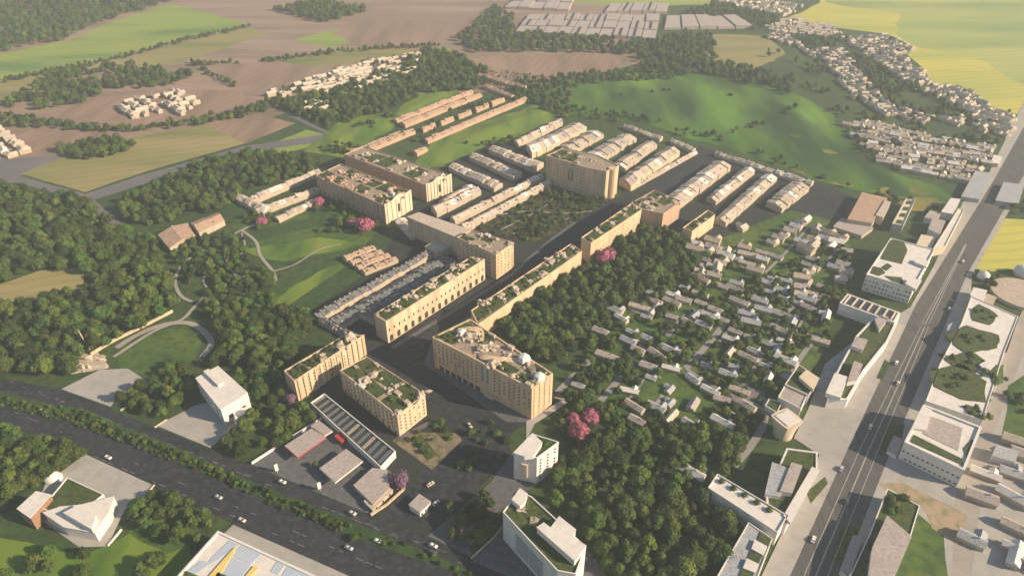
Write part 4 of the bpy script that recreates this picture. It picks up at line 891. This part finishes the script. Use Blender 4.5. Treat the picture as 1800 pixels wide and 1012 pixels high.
for k, (px, hh, m_, lab) in enumerate((([(1706,518),(1712,505),(1735,510),(1728,530)], 7, 'cream', 'cream cube house near the yellow field'), ([(1728,528),(1736,516),(1752,522),(1744,534)], 5, 'stone', 'low stone house beside the cream cube house'),
    ([(1690,345),(1715,300),(1745,305),(1722,350)], 5, 'blue_roof', 'grey metal shed beside the far end of the highway'), ([(1750,352),(1765,320),(1800,325),(1790,358)], 5, 'blue_roof', 'grey metal shed across the highway from the yellow field'), ([(1742,285),(1748,272),(1762,276),(1756,288)], 5, 'cream', 'small cream shed at the end of the far suburb'))):
    rr_, f_, _, _ = block('outlying_house', lab, 'house', px, h=hh, wall=m_, roof='white2' if m_ == 'cream' else m_, parapet=False)
b = MB(); p = P(1795, 520); pts = [(p.x+24*math.cos(t), p.y+24*math.sin(t)) for t in np.linspace(0, 6.283, 33)[:-1]]; b.prism([Vector((x, y, 0)) for x, y in pts], 0, 3, 0); o = b.build('round_hall', M['stone']); tag(o, 'low round stone hall at the right edge', 'building')
for px, s, lab in (((1727,490), 5, 'pale dome among dark trees near the yellow field'), ((1794,482), 7, 'pale dome at the right edge above the round hall')):
    p = P(*px); b = MB(); b.lump((p.x, p.y, 3), (s, s, s*.9), s, 3, .08); tag(b.build('dome_house', M['white2'], smooth=True), lab, 'dome')

# ------------------------------------------------------------------ terraces
def terrace(px, h_, units, label, wall='stone', roof='pale_roof', name='terrace_row', group='rows of terraced houses', seed=0, gable=True, cat='terraced houses'):
    q = lift(px, h_); rr = random.Random(seed+int(px[0][0])); EXCL.append([tuple(p[:2]) for p in inset(q, -1.5)])
    if (q[1]-q[0]).length < (q[3]-q[0]).length: q = [q[1], q[2], q[3], q[0]]
    c = cen(q); root = empty(name, (c.x, c.y, 0), label, cat, group)
    wb, rb, sk = MB(), MB(), MB()
    for k in range(units):
        u0, u1 = k/units, (k+1)/units; dh = rr.uniform(-.9, .9); sh = rr.uniform(-.05, .05)
        A, B, C, D = quad_at(q, u0, 0+max(0, sh)), quad_at(q, u1, 0+max(0, sh)), quad_at(q, u1, 1+min(0, sh)), quad_at(q, u0, 1+min(0, sh))
        e = h_*.68+dh
        wb.prism([A, B, C, D], 0, e)
        E, G_ = (A+D)/2, (B+C)/2; rz = h_+dh
        V = [(p.x, p.y, e+.01) for p in (A, B, C, D)]+[(E.x, E.y, rz), (G_.x, G_.y, rz)]
        rb.add(V, [(0, 1, 5, 4), (2, 3, 4, 5), (3, 0, 4), (1, 2, 5)], 0 if roof != 'pale_roof' else rr.choice((0, 0, 0, 2, 4, 5)))
        # chimney / dormer, dark skylight
        for s_ in (0, 1):
            if rr.random() < .7:
                t = rr.uniform(.25, .75); v = .22 if s_ == 0 else .78; zz = e+(rz-e)*.44
                p = quad_at([A, B, C, D], t, v); d0 = (B-A).normalized(); sk.box((p.x, p.y, zz-.35), (rr.uniform(1, 2.4), rr.uniform(1, 1.8), .75), math.atan2(d0.y, d0.x), 0 if rr.random() < .55 else 1)
        p = quad_at([A, B, C, D], .08, .5); sk.box((p.x, p.y, rz-.4), (.9, .7, 1.5), 0, 2)
    wb.build('wall', M[wall], root); rb.add(sk.v, sk.f); rb.m[-len(sk.f):] = [i+1 for i in sk.m]; rb.build('roof', [M[roof], M['hole'], M['stone'], M['pale_roof'], M['canopy'], M['white2']], root)
    return root
def T(px, units, lab, h_=8, **k): return terrace(px, h_, units, lab, **k)
T([(858,259),(873,253),(956,283),(939,294)], 12, 'white roofed row farthest from the slate terraces, beside the small green hill')
T([(824,272),(838,266),(918,300),(902,309)], 12, 'middle one of the three white roofed rows below the green hill')
T([(788,290),(803,283),(884,318),(868,327)], 12, 'nearest one of the three white roofed rows below the green hill')
T([(903,242),(985,203),(990,211),(912,250)], 10, 'ragged row at the upper left of the long terraces')
T([(925,250),(1005,213),(1032,220),(936,267)], 12, 'wide yellowish row, second from the green hill', h_=10, wall='beige2', roof='pale_roof')
T([(985,252),(1040,224),(1062,232),(1008,262)], 10, 'terrace directly behind the tall park block')
T([(1025,269),(1095,230),(1120,239),(1052,281)], 12, 'terrace running up from the park block to the far boundary row')
T([(1078,284),(1138,243),(1156,250),(1100,292)], 12, 'narrow terrace right of the park block')
T([(1089,309),(1172,254),(1196,262),(1110,321)], 14, 'broad terrace with an ochre gable facing the avenue', h_=11, wall='beige2')
T([(1164,346),(1256,279),(1286,287),(1196,354)], 16, 'broad terrace right of the empty dark court', h_=10)
T([(1242,343),(1310,290),(1328,296),(1260,350)], 13, 'terrace two rows right of the empty dark court')
T([(1256,381),(1346,301),(1368,308),(1278,388)], 15, 'long terrace touching the scattered suburb')
T([(1348,352),(1392,315),(1424,326),(1376,364)], 10, 'short broad terrace at the right end of the rows')
T([(1095,220),(1100,217),(1166,238),(1160,243)], 9, 'thin boundary row behind the terraces, left piece', h_=6)
T([(1178,246),(1184,242),(1224,258),(1218,263)], 6, 'thin boundary row behind the terraces, short middle piece', h_=6)
T([(1256,268),(1262,264),(1432,316),(1426,322)], 20, 'thin boundary row behind the terraces, long right piece', h_=6)
T([(1104,326),(1170,290),(1225,262),(1228,265),(1112,331)][0:1]+[(1222,262),(1227,266),(1110,331)], 16, 'thin cream row edging the empty dark court', h_=4)
T([(546,547),(748,437),(762,441),(562,556)], 26, 'slate roofed terrace on the outer side next to the sunny bank', roof='grey_roof', h_=8)
T([(572,561),(772,447),(800,452),(600,570)], 22, 'slate roofed terrace in the middle of the dark estate', roof='grey_roof', h_=6)
T([(628,545),(800,455),(826,452),(655,557)], 22, 'slate roofed terrace close against the sandstone bar', roof='grey_roof', h_=9)
T([(558,560),(572,556),(640,590),(628,598)], 8, 'short slate roofed terrace closing the dark estate', roof='grey_roof', h_=6)
T([(412,345),(424,337),(474,360),(462,372)], 6, 'short row at the outer end of the small estate by the wood', h_=7)
T([(436,342),(556,294),(564,299),(446,349)], 12, 'upper row of the small estate by the wood', h_=7)
T([(444,364),(552,326),(560,331),(454,371)], 11, 'middle row of the small estate by the wood', h_=7)
T([(480,378),(560,343),(568,348),(490,385)], 9, 'lower row of the small estate beside the blossom tree', h_=5)
T([(757,358),(836,323),(846,330),(768,370)], 9, 'terrace right of the scalloped pink block', h_=9)
T([(770,350),(818,322),(838,326),(790,352)][0:4], 7, 'grey roofed terrace behind the scalloped pink block', h_=7, roof='pale_roof')
T([(790,378),(948,302),(957,307),(800,386)], 17, 'long thin terrace along the dark park, back row', h_=7)
T([(806,392),(962,313),(970,318),(818,400)], 17, 'long thin terrace along the dark park, front row', h_=7)
T([(694,387),(712,380),(742,411),(722,416)], 5, 'pink roofed rows between the arched block and the hall', h_=5, roof='pale_roof')
for k in range(4):
    a = lerp2((600,448), (643,478), (k+.05)/4); b2 = lerp2((650,428), (702,455), (k+.05)/4); a2 = lerp2((600,448), (643,478), (k+.85)/4); b3 = lerp2((650,428), (702,455), (k+.85)/4)
    T([a, b2, b3, a2], 6, ('first', 'second', 'third', 'last')[k]+' of four pink roofed sheds counted downward from the lawn', h_=5, roof='pink_roof', name='long_shed', cat='shed', group='pink roofed sheds by the lawn')
T([(274,407),(328,386),(344,407),(296,430)], 2, 'left one of the pair of large clay-roofed barns by the wood', h_=9, roof='pink_roof', name='barn', group='clay-roofed barns', cat='barn')
T([(333,388),(381,368),(393,382),(349,405)], 2, 'right one of the pair of large clay-roofed barns by the wood', h_=9, roof='pink_roof', name='barn', group='clay-roofed barns', cat='barn')
for px, n, lab in (([(644,254),(722,223),(730,228),(652,260)], 9, 'lower left row of the far pink estate'), ([(612,262),(700,228),(706,232),(620,268)], 9, 'outermost left row of the far pink estate'),
    ([(702,213),(840,160),(848,164),(712,218)], 14, 'long upper left row of the far pink estate'), ([(690,207),(826,157),(832,159),(698,211)], 14, 'outermost upper row of the far pink estate'),
    ([(744,241),(920,168),(928,172),(752,246)], 18, 'long lower row of the far pink estate facing the green hill'), ([(724,264),(744,255),(752,258),(733,268)], 3, 'rounded low roof at the near end of the far pink estate'),
    ([(838,130),(846,127),(926,150),(920,153)], 8, 'thin row beyond the far pink estate'), ([(850,150),(857,147),(905,165),(898,168)], 5, 'short cross row at the far end of the pink estate')):
    T(px, n, lab, h_=6, roof='pink_roof', wall='pinkwall', group='rows of the far pink estate')
for i, t in enumerate((.05, .28, .5, .72, .92)):
    a = lerp2((745,222), (885,170), t)
    T([(a[0]-12, a[1]+3), (a[0]+10, a[1]-5), (a[0]+14, a[1]-2), (a[0]-8, a[1]+7)], 3, ('first', 'second', 'third', 'fourth', 'farthest')[i]+' inner block of the far pink estate, counted from the near end', h_=6, roof='pink_roof', wall='pinkwall', name='estate_block', cat='house', group='inner blocks of the far pink estate')

# ------------------------------------------------------------------ small houses
def house_mesh(seed, lx, ly, hh, roofm, wallm, wing=False):
    w_, r_ = MB(), MB(); rr = random.Random(seed)
    def bit(cx, cy, lx, ly, e, t, ax):
        w_.box((cx, cy, 0), (lx, ly, e))
        x0, x1, y0, y1 = cx-lx/2-.4, cx+lx/2+.4, cy-ly/2-.4, cy+ly/2+.4
        if ax == 0: V = [(x0, y0, e), (x1, y0, e), (x1, y1, e), (x0, y1, e), (x0, cy, t), (x1, cy, t)]; Fc = [(0, 1, 5, 4), (2, 3, 4, 5), (3, 0, 4), (1, 2, 5)]
        else: V = [(x0, y0, e), (x1, y0, e), (x1, y1, e), (x0, y1, e), (cx, y0, t), (cx, y1, t)]; Fc = [(1, 2, 5, 4), (3, 0, 4, 5), (0, 1, 4), (2, 3, 5)]
        r_.add(V, Fc+[(3, 2, 1, 0)])
    bit(0, 0, lx, ly, hh*.62, hh, 0)
    if wing: bit(lx*.25, ly*.6, ly*.8, ly*1.0, hh*.55, hh*.9, 1)
    r_.box((lx*.2, 0, hh-.6), (.9, .8, 1.4))
    return w_, r_
FARM, NEARM = [], []
for s in range(5):
    w_, r_ = house_mesh(s, 9+s, 7, 6+.4*s, None, None, s % 2 == 0); c = MB(); c.add(w_.v, w_.f, 0); c.add(r_.v, r_.f, 1)
    c.m = [0]*len(w_.f)+[1]*len(r_.f); FARM.append((c, c.mesh('house', [M['stone'], M[('pale_roof', 'canopy', 'pale_roof', 'white2', 'stone')[s]]])))
for s in range(5):
    w_, r_ = house_mesh(s, 12+2.2*s, 6.5+.5*(s % 3), 5+.5*s, None, None, s % 3 != 1); NEARM.append((w_.mesh('wall', M['stone']), r_.mesh('roof', M[('blue_roof', 'canopy', 'blue_roof', 'white2', 'pale_roof')[s]])))
HOUSES = []
def suburb(px, dpx, su, sv_, label, jit=.2, keep=.9, sc_=1.0):
    poly = [tuple(p[:2]) for p in W(px)]; a = P(*dpx[0]); d = (P(*dpx[1])-a).normalized(); n = Vector((-d.y, d.x, 0)); c = cen(W(px)); rz = math.atan2(d.y, d.x)
    for i in range(-90, 91):
        for j in range(-90, 91):
            if rnd.random() > keep: continue
            p = c+d*(i+rnd.uniform(-jit, jit))*su+n*(j+rnd.uniform(-jit, jit)*.6)*sv_
            if bool(inpoly(np.array([p.x]), np.array([p.y]), poly)[0]): HOUSES.append((p.x, p.y, rz+rnd.gauss(0, .14)+(math.pi/2 if rnd.random() < .15 else 0), rnd.uniform(.85, 1.2)*sc_, label))
suburb([(203,192),(250,172),(292,200),(238,216)], ((203,192),(238,216)), 13, 15, 'white house in the left group of the small double cluster')
suburb([(263,170),(310,162),(350,187),(318,202)], ((263,170),(318,202)), 13, 15, 'white house in the right group of the small double cluster')
suburb([(-60,215),(0,222),(56,266),(20,282),(-60,300)], ((0,222),(56,266)), 13, 16, 'white house in the cluster cut by the left edge')
suburb([(468,162),(560,138),(650,108),(738,94),(735,130),(650,158),(560,168),(470,172)], ((470,168),(735,110)), 12, 14, 'pale house in the hillside village beside the wood', keep=.75)
suburb([(522,190),(560,180),(590,190),(560,206)], ((522,190),(560,180)), 14, 16, 'pale house in the tiny group under the village', keep=.9)
suburb([(1250,2),(1290,-5),(1415,12),(1380,30),(1340,24)], ((1250,2),(1380,28)), 10, 12, 'far house behind the strip of trees', sc_=.8)
suburb([(1340,50),(1390,33),(1472,50),(1478,66),(1450,66),(1370,60)], ((1340,50),(1470,60)), 10, 12, 'far house at the tip of the suburb', sc_=.8)
suburb([(1335,66),(1370,57),(1420,86),(1478,88),(1510,130),(1560,183),(1600,198),(1640,205),(1620,218),(1550,203),(1500,175),(1450,115),(1400,82)], ((1420,88),(1560,190)), 10, 11.5, 'house in the curving ribbon of the far suburb', sc_=.8)
suburb([(1478,66),(1560,64),(1608,90),(1580,98),(1620,130),(1640,150),(1600,152),(1560,125),(1500,88)], ((1500,80),(1620,140)), 10, 11.5, 'house in the far suburb next to the yellow field', sc_=.8)
suburb([(1570,148),(1640,153),(1700,158),(1740,190),(1800,210),(1775,245),(1640,212),(1700,205),(1640,170)], ((1640,165),(1790,220)), 10, 11.5, 'house in the suburb between the yellow field and the highway', sc_=.8)
for k in range(4):
    y = k*19
    suburb([(1480+14*k,222+y),(1510+14*k,216+y),(1750-8*k,262+y),(1745-8*k,274+y),(1620,255+y)], ((1490,222),(1750,268)), 9.5, 9.5, ('first', 'second', 'third', 'nearest')[k]+' line of houses of the four rows beside the green hills', keep=.95, sc_=.82)
suburb([(1270,388),(1330,358),(1350,372),(1300,410),(1240,430)], ((1270,388),(1350,420)), 13, 11, 'grey roofed house beside the small ochre bar', keep=.8)
suburb([(1345,425),(1395,380),(1425,395),(1372,440)], ((1345,400),(1425,430)), 14, 11, 'house in the left one of two dense garden blocks', keep=.95)
suburb([(1390,440),(1430,400),(1480,420),(1440,462)], ((1345,400),(1425,430)), 14, 11, 'house in the right one of two dense garden blocks', keep=.95)
suburb([(1190,440),(1260,425),(1350,440),(1340,480),(1220,500)], ((1200,450),(1330,480)), 15, 12, 'grey roofed house at the upper edge of the scattered suburb', keep=.75)
suburb([(1400,480),(1500,440),(1500,480),(1450,530),(1380,520)], ((1400,480),(1500,500)), 16, 13, 'pale house between the garden blocks and the white court block', keep=.6)
NEARS = len(HOUSES)
suburb([(1070,545),(1190,500),(1370,490),(1440,520),(1340,600),(1290,600),(1200,560),(1150,570)], ((1100,520),(1300,600)), 16, 12.5, 'grey bungalow in the upper part of the scattered suburb', keep=.8, sc_=.78, jit=.34)
suburb([(1005,612),(1060,585),(1110,600),(1140,640),(1100,640),(1050,600)], ((1005,590),(1120,640)), 22, 15, 'pale bungalow at the edge of the wood, left in the suburb', keep=.8, jit=.3)
suburb([(1280,600),(1440,560),(1400,640),(1380,680),(1330,660),(1260,640)], ((1250,600),(1400,660)), 16, 12.5, 'grey bungalow in the right part of the scattered suburb', keep=.78, jit=.34, sc_=.78)
suburb([(1060,715),(1160,640),(1260,690),(1290,740),(1180,780),(1120,760)], ((1060,690),(1200,750)), 16, 12.5, 'grey bungalow in the lower part of the scattered suburb', keep=.78, jit=.34, sc_=.78)
suburb([(1040,590),(1110,540),(1150,500),(1240,455),(1345,445),(1480,455),(1470,540),(1430,620),(1380,690),(1300,755),(1110,750),(1010,690)], ((1100,520),(1300,600)), 17, 13, 'small pale house in between the denser groups of the scattered suburb', keep=.7, sc_=.75, jit=.35)
suburb([(1170,830),(1240,800),(1260,850),(1200,870)], ((1170,830),(1240,860)), 30, 30, 'lone grey bungalow in the lower wood', keep=.6)
suburb([(1735,790),(1765,760),(1860,800),(1860,880),(1720,880)], ((1735,790),(1800,815)), 17, 11, 'white house in the rows at the far right edge', keep=.95)
suburb([(1700,930),(1860,930),(1860,1030),(1690,1030)], ((1735,790),(1800,815)), 22, 20, 'white house in the lower right corner', keep=.7)

def hits(X, Y, polys):
    k = np.zeros(X.shape, bool)
    for p in polys:
        xs = [q[0] for q in p]; ys = [q[1] for q in p]
        c = (X > min(xs)) & (X < max(xs)) & (Y > min(ys)) & (Y < max(ys))
        if c.any(): idx = np.where(c)[0]; k[idx] |= inpoly(X[idx], Y[idx], p)
    return k
def inframe(x, y, m=12):
    a, b, Z = proj(x, y, 3); return -m < a < 1800+m and -m < b < 1012+m and Z > 0
X = np.array([h_[0] for h_ in HOUSES]); Y = np.array([h_[1] for h_ in HOUSES]); bad = hits(X, Y, EXCL)
H2 = [(h_, i >= NEARS) for i, (h_, bb) in enumerate(zip(HOUSES, bad)) if not bb or 'right edge' in h_[4] or 'lower right corner' in h_[4]]
H2.sort(key=lambda t: (not inframe(t[0][0], t[0][1]), proj(t[0][0], t[0][1], 3)[2]))
kept, cell = [], {}
for t in H2:
    cx_, cy_ = int(t[0][0]//12), int(t[0][1]//12); dmin = 10.5 if t[1] else 7
    if any((t[0][0]-x)**2+(t[0][1]-y)**2 < dmin**2 for a_ in (-1, 0, 1) for b_ in (-1, 0, 1) for x, y in cell.get((cx_+a_, cy_+b_), ())): continue
    cell.setdefault((cx_, cy_), []).append((t[0][0], t[0][1])); kept.append(t)
H2 = kept
far = MB()
for i, ((x, y, rz, s, lab), near) in enumerate(H2):
    k = rnd.randrange(5)
    if i < 295 and inframe(x, y):
        if near:
            o = empty('house', (x, y, 0), lab, 'house', lab+'s', rz); o.scale = (s, s, s); link(bpy.data.objects.new('wall', NEARM[k][0]), o); link(bpy.data.objects.new('roof', NEARM[k][1]), o)
        else:
            o = link(bpy.data.objects.new('house', FARM[k][1])); o.location = (x, y, 0); o.rotation_euler = (0, 0, rz); o.scale = (s, s, s); tag(o, lab, 'house', lab+'s')
    else:
        c = FARM[k][0]; cs, sn = math.cos(rz)*s, math.sin(rz)*s; n = len(far.v)
        far.v += [(x+a*cs-b*sn, y+a*sn+b*cs, z_*s) for a, b, z_ in c.v]; far.f += [tuple(q+n for q in f) for f in c.f]; far.m += c.m
    EXCL.append([(x-5, y-4), (x+5, y-4), (x+5, y+4), (x-5, y+4)])
tag(far.build('distant_houses', [M['stone'], M['pale_roof']]), 'mass of small pale houses in the far suburbs', 'houses', kind='stuff')

# greenhouses / flat blocks at the top
gn = 0
for quad, nu, nv, lab in (([(886,17),(912,-4),(1012,-4),(1000,22)], 5, 2, 'flat pale works roof in the left group behind the trees'), ([(905,60),(930,29),(1160,30),(1152,73)], 10, 3, 'flat pale works roof in the large front grid at the top'),
                     ([(1062,24),(1075,9),(1176,9),(1172,26)], 5, 1, 'flat pale works roof in the small row under the green field'), ([(1166,54),(1172,30),(1292,31),(1325,52)], 5, 1, 'flat pale works roof in the row that tapers to the suburb')):
    Q = [P(*p) for p in quad]
    for i in range(nu):
        for j in range(nv):
            co = [quad_at([Q[0], Q[3], Q[2], Q[1]], u, v) for u, v in (((i+.04)/nu, (j+.05)/nv), ((i+.96)/nu, (j+.05)/nv), ((i+.96)/nu, (j+.95)/nv), ((i+.04)/nu, (j+.95)/nv))]
            if rnd.random() < .4: split = .55
            else: split = 1
            b = MB(); hh = rnd.uniform(4, 7); b.prism(co, 0, hh)
            if split < 1:
                m1, m2 = quad_at(co, .5, .02), quad_at(co, .5, .98); d0 = m2-m1; c0 = (m1+m2)/2; b.box((c0.x, c0.y, hh), (d0.length, 3, 1.2), math.atan2(d0.y, d0.x), 1)
            tag(b.build('works_hall', [M['canopy'], M['hole']]), lab, 'hall', lab+'s')
            EXCL.append([tuple(p[:2]) for p in co])

# ------------------------------------------------------------------ place trees
# blossom trees
PK = crown_mesh(50, M['pinkleaf'], 10, 6, 7, 120, .6); PU = crown_mesh(51, M['purpleleaf'], 10, 6, 7, 120, .6); RD = crown_mesh(52, M['redleaf'], 9, 6, 7, 90, .6)
for px, s, me, lab in (((643,408), 1.7, PK, 'largest pink blossom tree, beside the arched end of the pink block'), ((620,398), .85, PK, 'small pink blossom tree just left of the largest one'),
    ((463,396), 1.05, PK, 'lone pink blossom tree at the footpath by the small estate'), ((560,362), 1.1, PK, 'pink blossom tree under the long wall of the pink block'),
    ((1018,768), 1.35, PK, 'round pink blossom tree at the edge of the lower wood'), ((1036,742), 1.15, PK, 'pink blossom tree right behind the round one near the beige block'), ((1008,742), .9, PK, 'smallest pink blossom tree beside the paved terrace'),
    ((1066,462), 1.7, PK, 'pink blossom tree against the tall sunlit bar'), ((512,706), .8, PU, 'upper purple tree at the foot of the ribbed bar'), ((518,722), .7, PU, 'lower purple tree at the foot of the ribbed bar'),
    ((703,852), 1.1, PU, 'purple tree beside the station shop'), ((822,946), 1.1, RD, 'dark reddish tree on the corner plot by the main road'), ((1130,395), 1.1, PK, 'faint pink blossom tree under the angled garden block')):
    p = P(*px); EXCL.append([(p.x-5*s, p.y-7*s), (p.x+5*s, p.y-7*s), (p.x+5*s, p.y+5*s), (p.x-5*s, p.y+5*s)]); tree(p.x, p.y, s, rnd.randrange(6), lab, 'blossom trees' if me is PK else None, me, rnd.uniform(0, 6), 'blossom_tree')
X = np.array([t[0] for t in TREES]); Y = np.array([t[1] for t in TREES]); ex = np.array([t[4] for t in TREES])
bad = hits(X, Y, EXCL) & ex
bl = [e for e in EXCL]  # street trees must still avoid buildings: test a smaller list
T2 = [t for t, b_ in zip(TREES, bad) if not b_]
T2.sort(key=lambda t: -(t[2]/proj(t[0], t[1], 6)[2]) if (t[3] and inframe(t[0], t[1])) else 1)
rest = []; crowns = []
for i, t in enumerate(T2):
    if len(crowns) < 290 and t[3] and inframe(t[0], t[1]):
        crowns.append(tree(t[0], t[1], t[2], i, ('large ' if t[2] > 1.1 else 'small ' if t[2] < .8 else '')+('rounded ', 'dome-topped ', 'narrow upright ', 'broad spreading ', 'full ', 'slim ')[i % 6]+t[3], t[3].replace('tree ', 'trees ', 1), rz=rnd.uniform(0, 6.28)))
    else: rest.append(t)
pc = bpy.data.collections.new('crown_shapes'); seen = set()
for c in crowns:
    if c.data.name not in seen: seen.add(c.data.name); pc.objects.link(c)
def scatter(name, pts, label, cat, coll):
    me = bpy.data.meshes.new(name); n = len(pts); me.vertices.add(n)
    me.vertices.foreach_set('co', np.array([(p[0], p[1], -.3) for p in pts], 'f').ravel())
    a = me.attributes.new('rot', 'FLOAT_VECTOR', 'POINT'); a.data.foreach_set('vector', np.array([(0, 0, rnd.uniform(0, 6.28)) for _ in pts], 'f').ravel())
    a = me.attributes.new('siz', 'FLOAT_VECTOR', 'POINT'); a.data.foreach_set('vector', np.array([(p[2]*rnd.uniform(.9, 1.1), p[2]*rnd.uniform(.9, 1.1), p[2]*rnd.uniform(.85, 1.15)) for p in pts], 'f').ravel())
    a = me.attributes.new('pick', 'INT', 'POINT'); a.data.foreach_set('value', np.array([rnd.randrange(6) for _ in pts], 'i'))
    o = link(bpy.data.objects.new(name, me)); tag(o, label, cat, kind='stuff')
    ng = bpy.data.node_groups.new(name, 'GeometryNodeTree'); ng.interface.new_socket('Geometry', in_out='INPUT', socket_type='NodeSocketGeometry'); ng.interface.new_socket('Geometry', in_out='OUTPUT', socket_type='NodeSocketGeometry')
    N = ng.nodes; Lk = ng.links; gi = N.new('NodeGroupInput'); go = N.new('NodeGroupOutput'); ip = N.new('GeometryNodeInstanceOnPoints'); ci = N.new('GeometryNodeCollectionInfo')
    ci.inputs['Collection'].default_value = coll; ci.inputs['Separate Children'].default_value = True; ci.inputs['Reset Children'].default_value = True
    Lk.new(gi.outputs[0], ip.inputs['Points']); Lk.new(ci.outputs[0], ip.inputs['Instance']); ip.inputs['Pick Instance'].default_value = True
    for nm, ty, sk in (('rot', 'FLOAT_VECTOR', 'Rotation'), ('siz', 'FLOAT_VECTOR', 'Scale'), ('pick', 'INT', 'Instance Index')):
        na = N.new('GeometryNodeInputNamedAttribute'); na.data_type = ty; na.inputs[0].default_value = nm; Lk.new(na.outputs[0], ip.inputs[sk])
    Lk.new(ip.outputs[0], go.inputs[0]); md = o.modifiers.new('scatter', 'NODES'); md.node_group = ng
    return o
scatter('woodland', rest, 'mass of broadleaf woodland and hedges over the countryside', 'woodland', pc)
scatter('scrub', SCRUB, 'low scrub in the dark park and on the road median', 'scrub', pc)
print('TREES', len(crowns), len(rest), len(SCRUB), 'HOUSES', len(H2))

for i_, (px_, s_) in enumerate((((728,775), .45), ((742,785), .38), ((752,798), .5), ((765,750), .4), ((782,760), .48), ((760,775), .3), ((790,772), .35), ((735,762), .35))):
    p = P(*px_); tree(p.x, p.y, s_, i_ % 6, ('small', 'low', 'fuller', 'thin', 'dark', 'tiny', 'slim', 'rounded')[i_]+' ornamental tree on the sandy triangular garden island', 'trees of the garden island')
p = P(556, 822); tree(p.x, p.y, .55, 2, 'bright green tree between the two station canopies')
p = P(622, 948); tree(p.x, p.y, .5, 3, 'single tree standing on the main road median')

# ------------------------------------------------------------------ cars
def car_parts():
    prof = [(-2.2, .35), (-2.25, .8), (-2.1, 1.0), (-1.2, 1.05), (1.1, 1.0), (2.05, .85), (2.25, .6), (2.2, .35)]
    b = MB(); n = len(prof)
    b.add([(x, -.88, z_) for x, z_ in prof]+[(x, .88, z_) for x, z_ in prof], [(i, (i+1) % n, n+(i+1) % n, n+i) for i in range(n)]+[tuple(range(n-1, -1, -1)), tuple(range(n, 2*n))])
    c = MB(); c.add([(-1.7, -.8, 1.03), (1.0, -.8, 1.0), (1.0, .8, 1.0), (-1.7, .8, 1.03), (-1.25, -.66, 1.45), (.25, -.66, 1.45), (.25, .66, 1.45), (-1.25, .66, 1.45)], [(0, 1, 5, 4), (1, 2, 6, 5), (2, 3, 7, 6), (3, 0, 4, 7), (4, 5, 6, 7)])
    rf = MB(); rf.box((-.5, 0, 1.452), (1.5, 1.34, .05)); wh = MB(); wh.tube((0, -.1, .33), (0, .1, .33), .33, .33, 12)
    lm = MB(); lm.box((0, 0, .62), (.12, .35, .16)); return b, c, rf, wh, lm
cb, cc_, cr_, cw, cl = car_parts(); cwm = cw.mesh('wheel', M['tyre']); clm = cl.mesh('headlight', M['lampglass']); ccm = cc_.mesh('cabin', M['glass'])
for i, (px, dpx, m_, lab) in enumerate((((77,724),(160,750),'car_white','white car on the main road nearest the left edge'),((191,806),(250,830),'car_white','white car on the near carriageway above the lower left villa'),
    ((497,849),(560,872),'car_white','white car passing below the left pylon of the forecourt'),((385,876),(440,898),'car_silver','silver car on the near carriageway left of the skylight building'),((426,916),(480,940),'car_cream','cream car at the kerb by the skylight building'),
    ((620,904),(650,917),'car_cream','cream car on the road at the forecourt corner'),((665,953),(720,975),'car_white','bright white car in the middle of the wide junction'),((614,965),(660,985),'car_silver','silver car left of the bright white one on the junction'),
    ((762,961),(800,978),'car_white','white car beside the corner plot'),((760,972),(800,989),'car_dark','dark car just below the white one at the corner plot'),((757,853),(780,838),'car_cream','cream car turning by the garden island'),
    ((767,886),(785,872),'car_silver','silver car right of the pinkish kiosk'),((826,750),(840,770),'car_cream','cream car in front of the beige centre block'),
    ((1529,752),(1550,700),'car_white','white car on the highway level with the white court block'),((1578,676),(1590,650),'car_cream','cream car on the highway beside the sweeping terrace'),((1478,826),(1495,790),'car_silver','silver car on the highway by the lawn roof house'),
    ((1488,884),(1500,850),'car_dark','dark car in the right lanes of the highway'),((1429,950),(1445,910),'car_white','white car on the highway nearest the bottom edge'),((1575,640),(1590,610),'car_white','white car on the highway left of the sweeping terrace'),
    ((1668,545),(1680,515),'car_silver','silver car on the highway near the cream cube house'),((1692,462),(1705,435),'car_white','farthest white car on the highway, by the yellow field'))):
    p = P(*px); d = P(*dpx)-p; o = empty('car', (p.x, p.y, ZL[0]), lab, 'car', 'cars on the roads', math.atan2(d.y, d.x)); o.scale = (1.15, 1.15, 1.15)
    link(bpy.data.objects.new('body', cb.mesh('body', M[m_])), o); cab = link(bpy.data.objects.new('cabin', ccm), o); link(bpy.data.objects.new('roof', cr_.mesh('roof', M[m_])), cab)
    for x in (-1.4, 1.4):
        for y in (-.82, .82): w2 = link(bpy.data.objects.new('wheel', cwm), o); w2.location = (x, y, 0)
    for y in (-.6, .6): w2 = link(bpy.data.objects.new('headlight', clm), o); w2.location = (2.22, y, 0)

# ------------------------------------------------------------------ haze
b = MB(); b.prism([Vector(p+(0,)) for p in ((-9500, -2600), (9500, -2600), (9500, 14500), (-9500, 14500))], -1, CAMH+15, bottom=True)
hz = b.build('haze', []) if False else None
me = b.mesh('haze', []); hz = link(bpy.data.objects.new('haze', me)); tag(hz, kind='stuff'); hz["label"] = 'thin warm evening haze over the whole countryside'; hz["category"] = 'haze'
m = bpy.data.materials.new('haze_air'); m.use_nodes = True; n = m.node_tree.nodes; n.remove(n["Principled BSDF"])
pv = n.new('ShaderNodeVolumePrincipled'); pv.inputs['Color'].default_value = (.82, .92, 1.0, 1); pv.inputs['Density'].default_value = .00014; pv.inputs['Anisotropy'].default_value = .1
m.node_tree.links.new(pv.outputs[0], n['Material Output'].inputs['Volume']); me.materials.append(m)
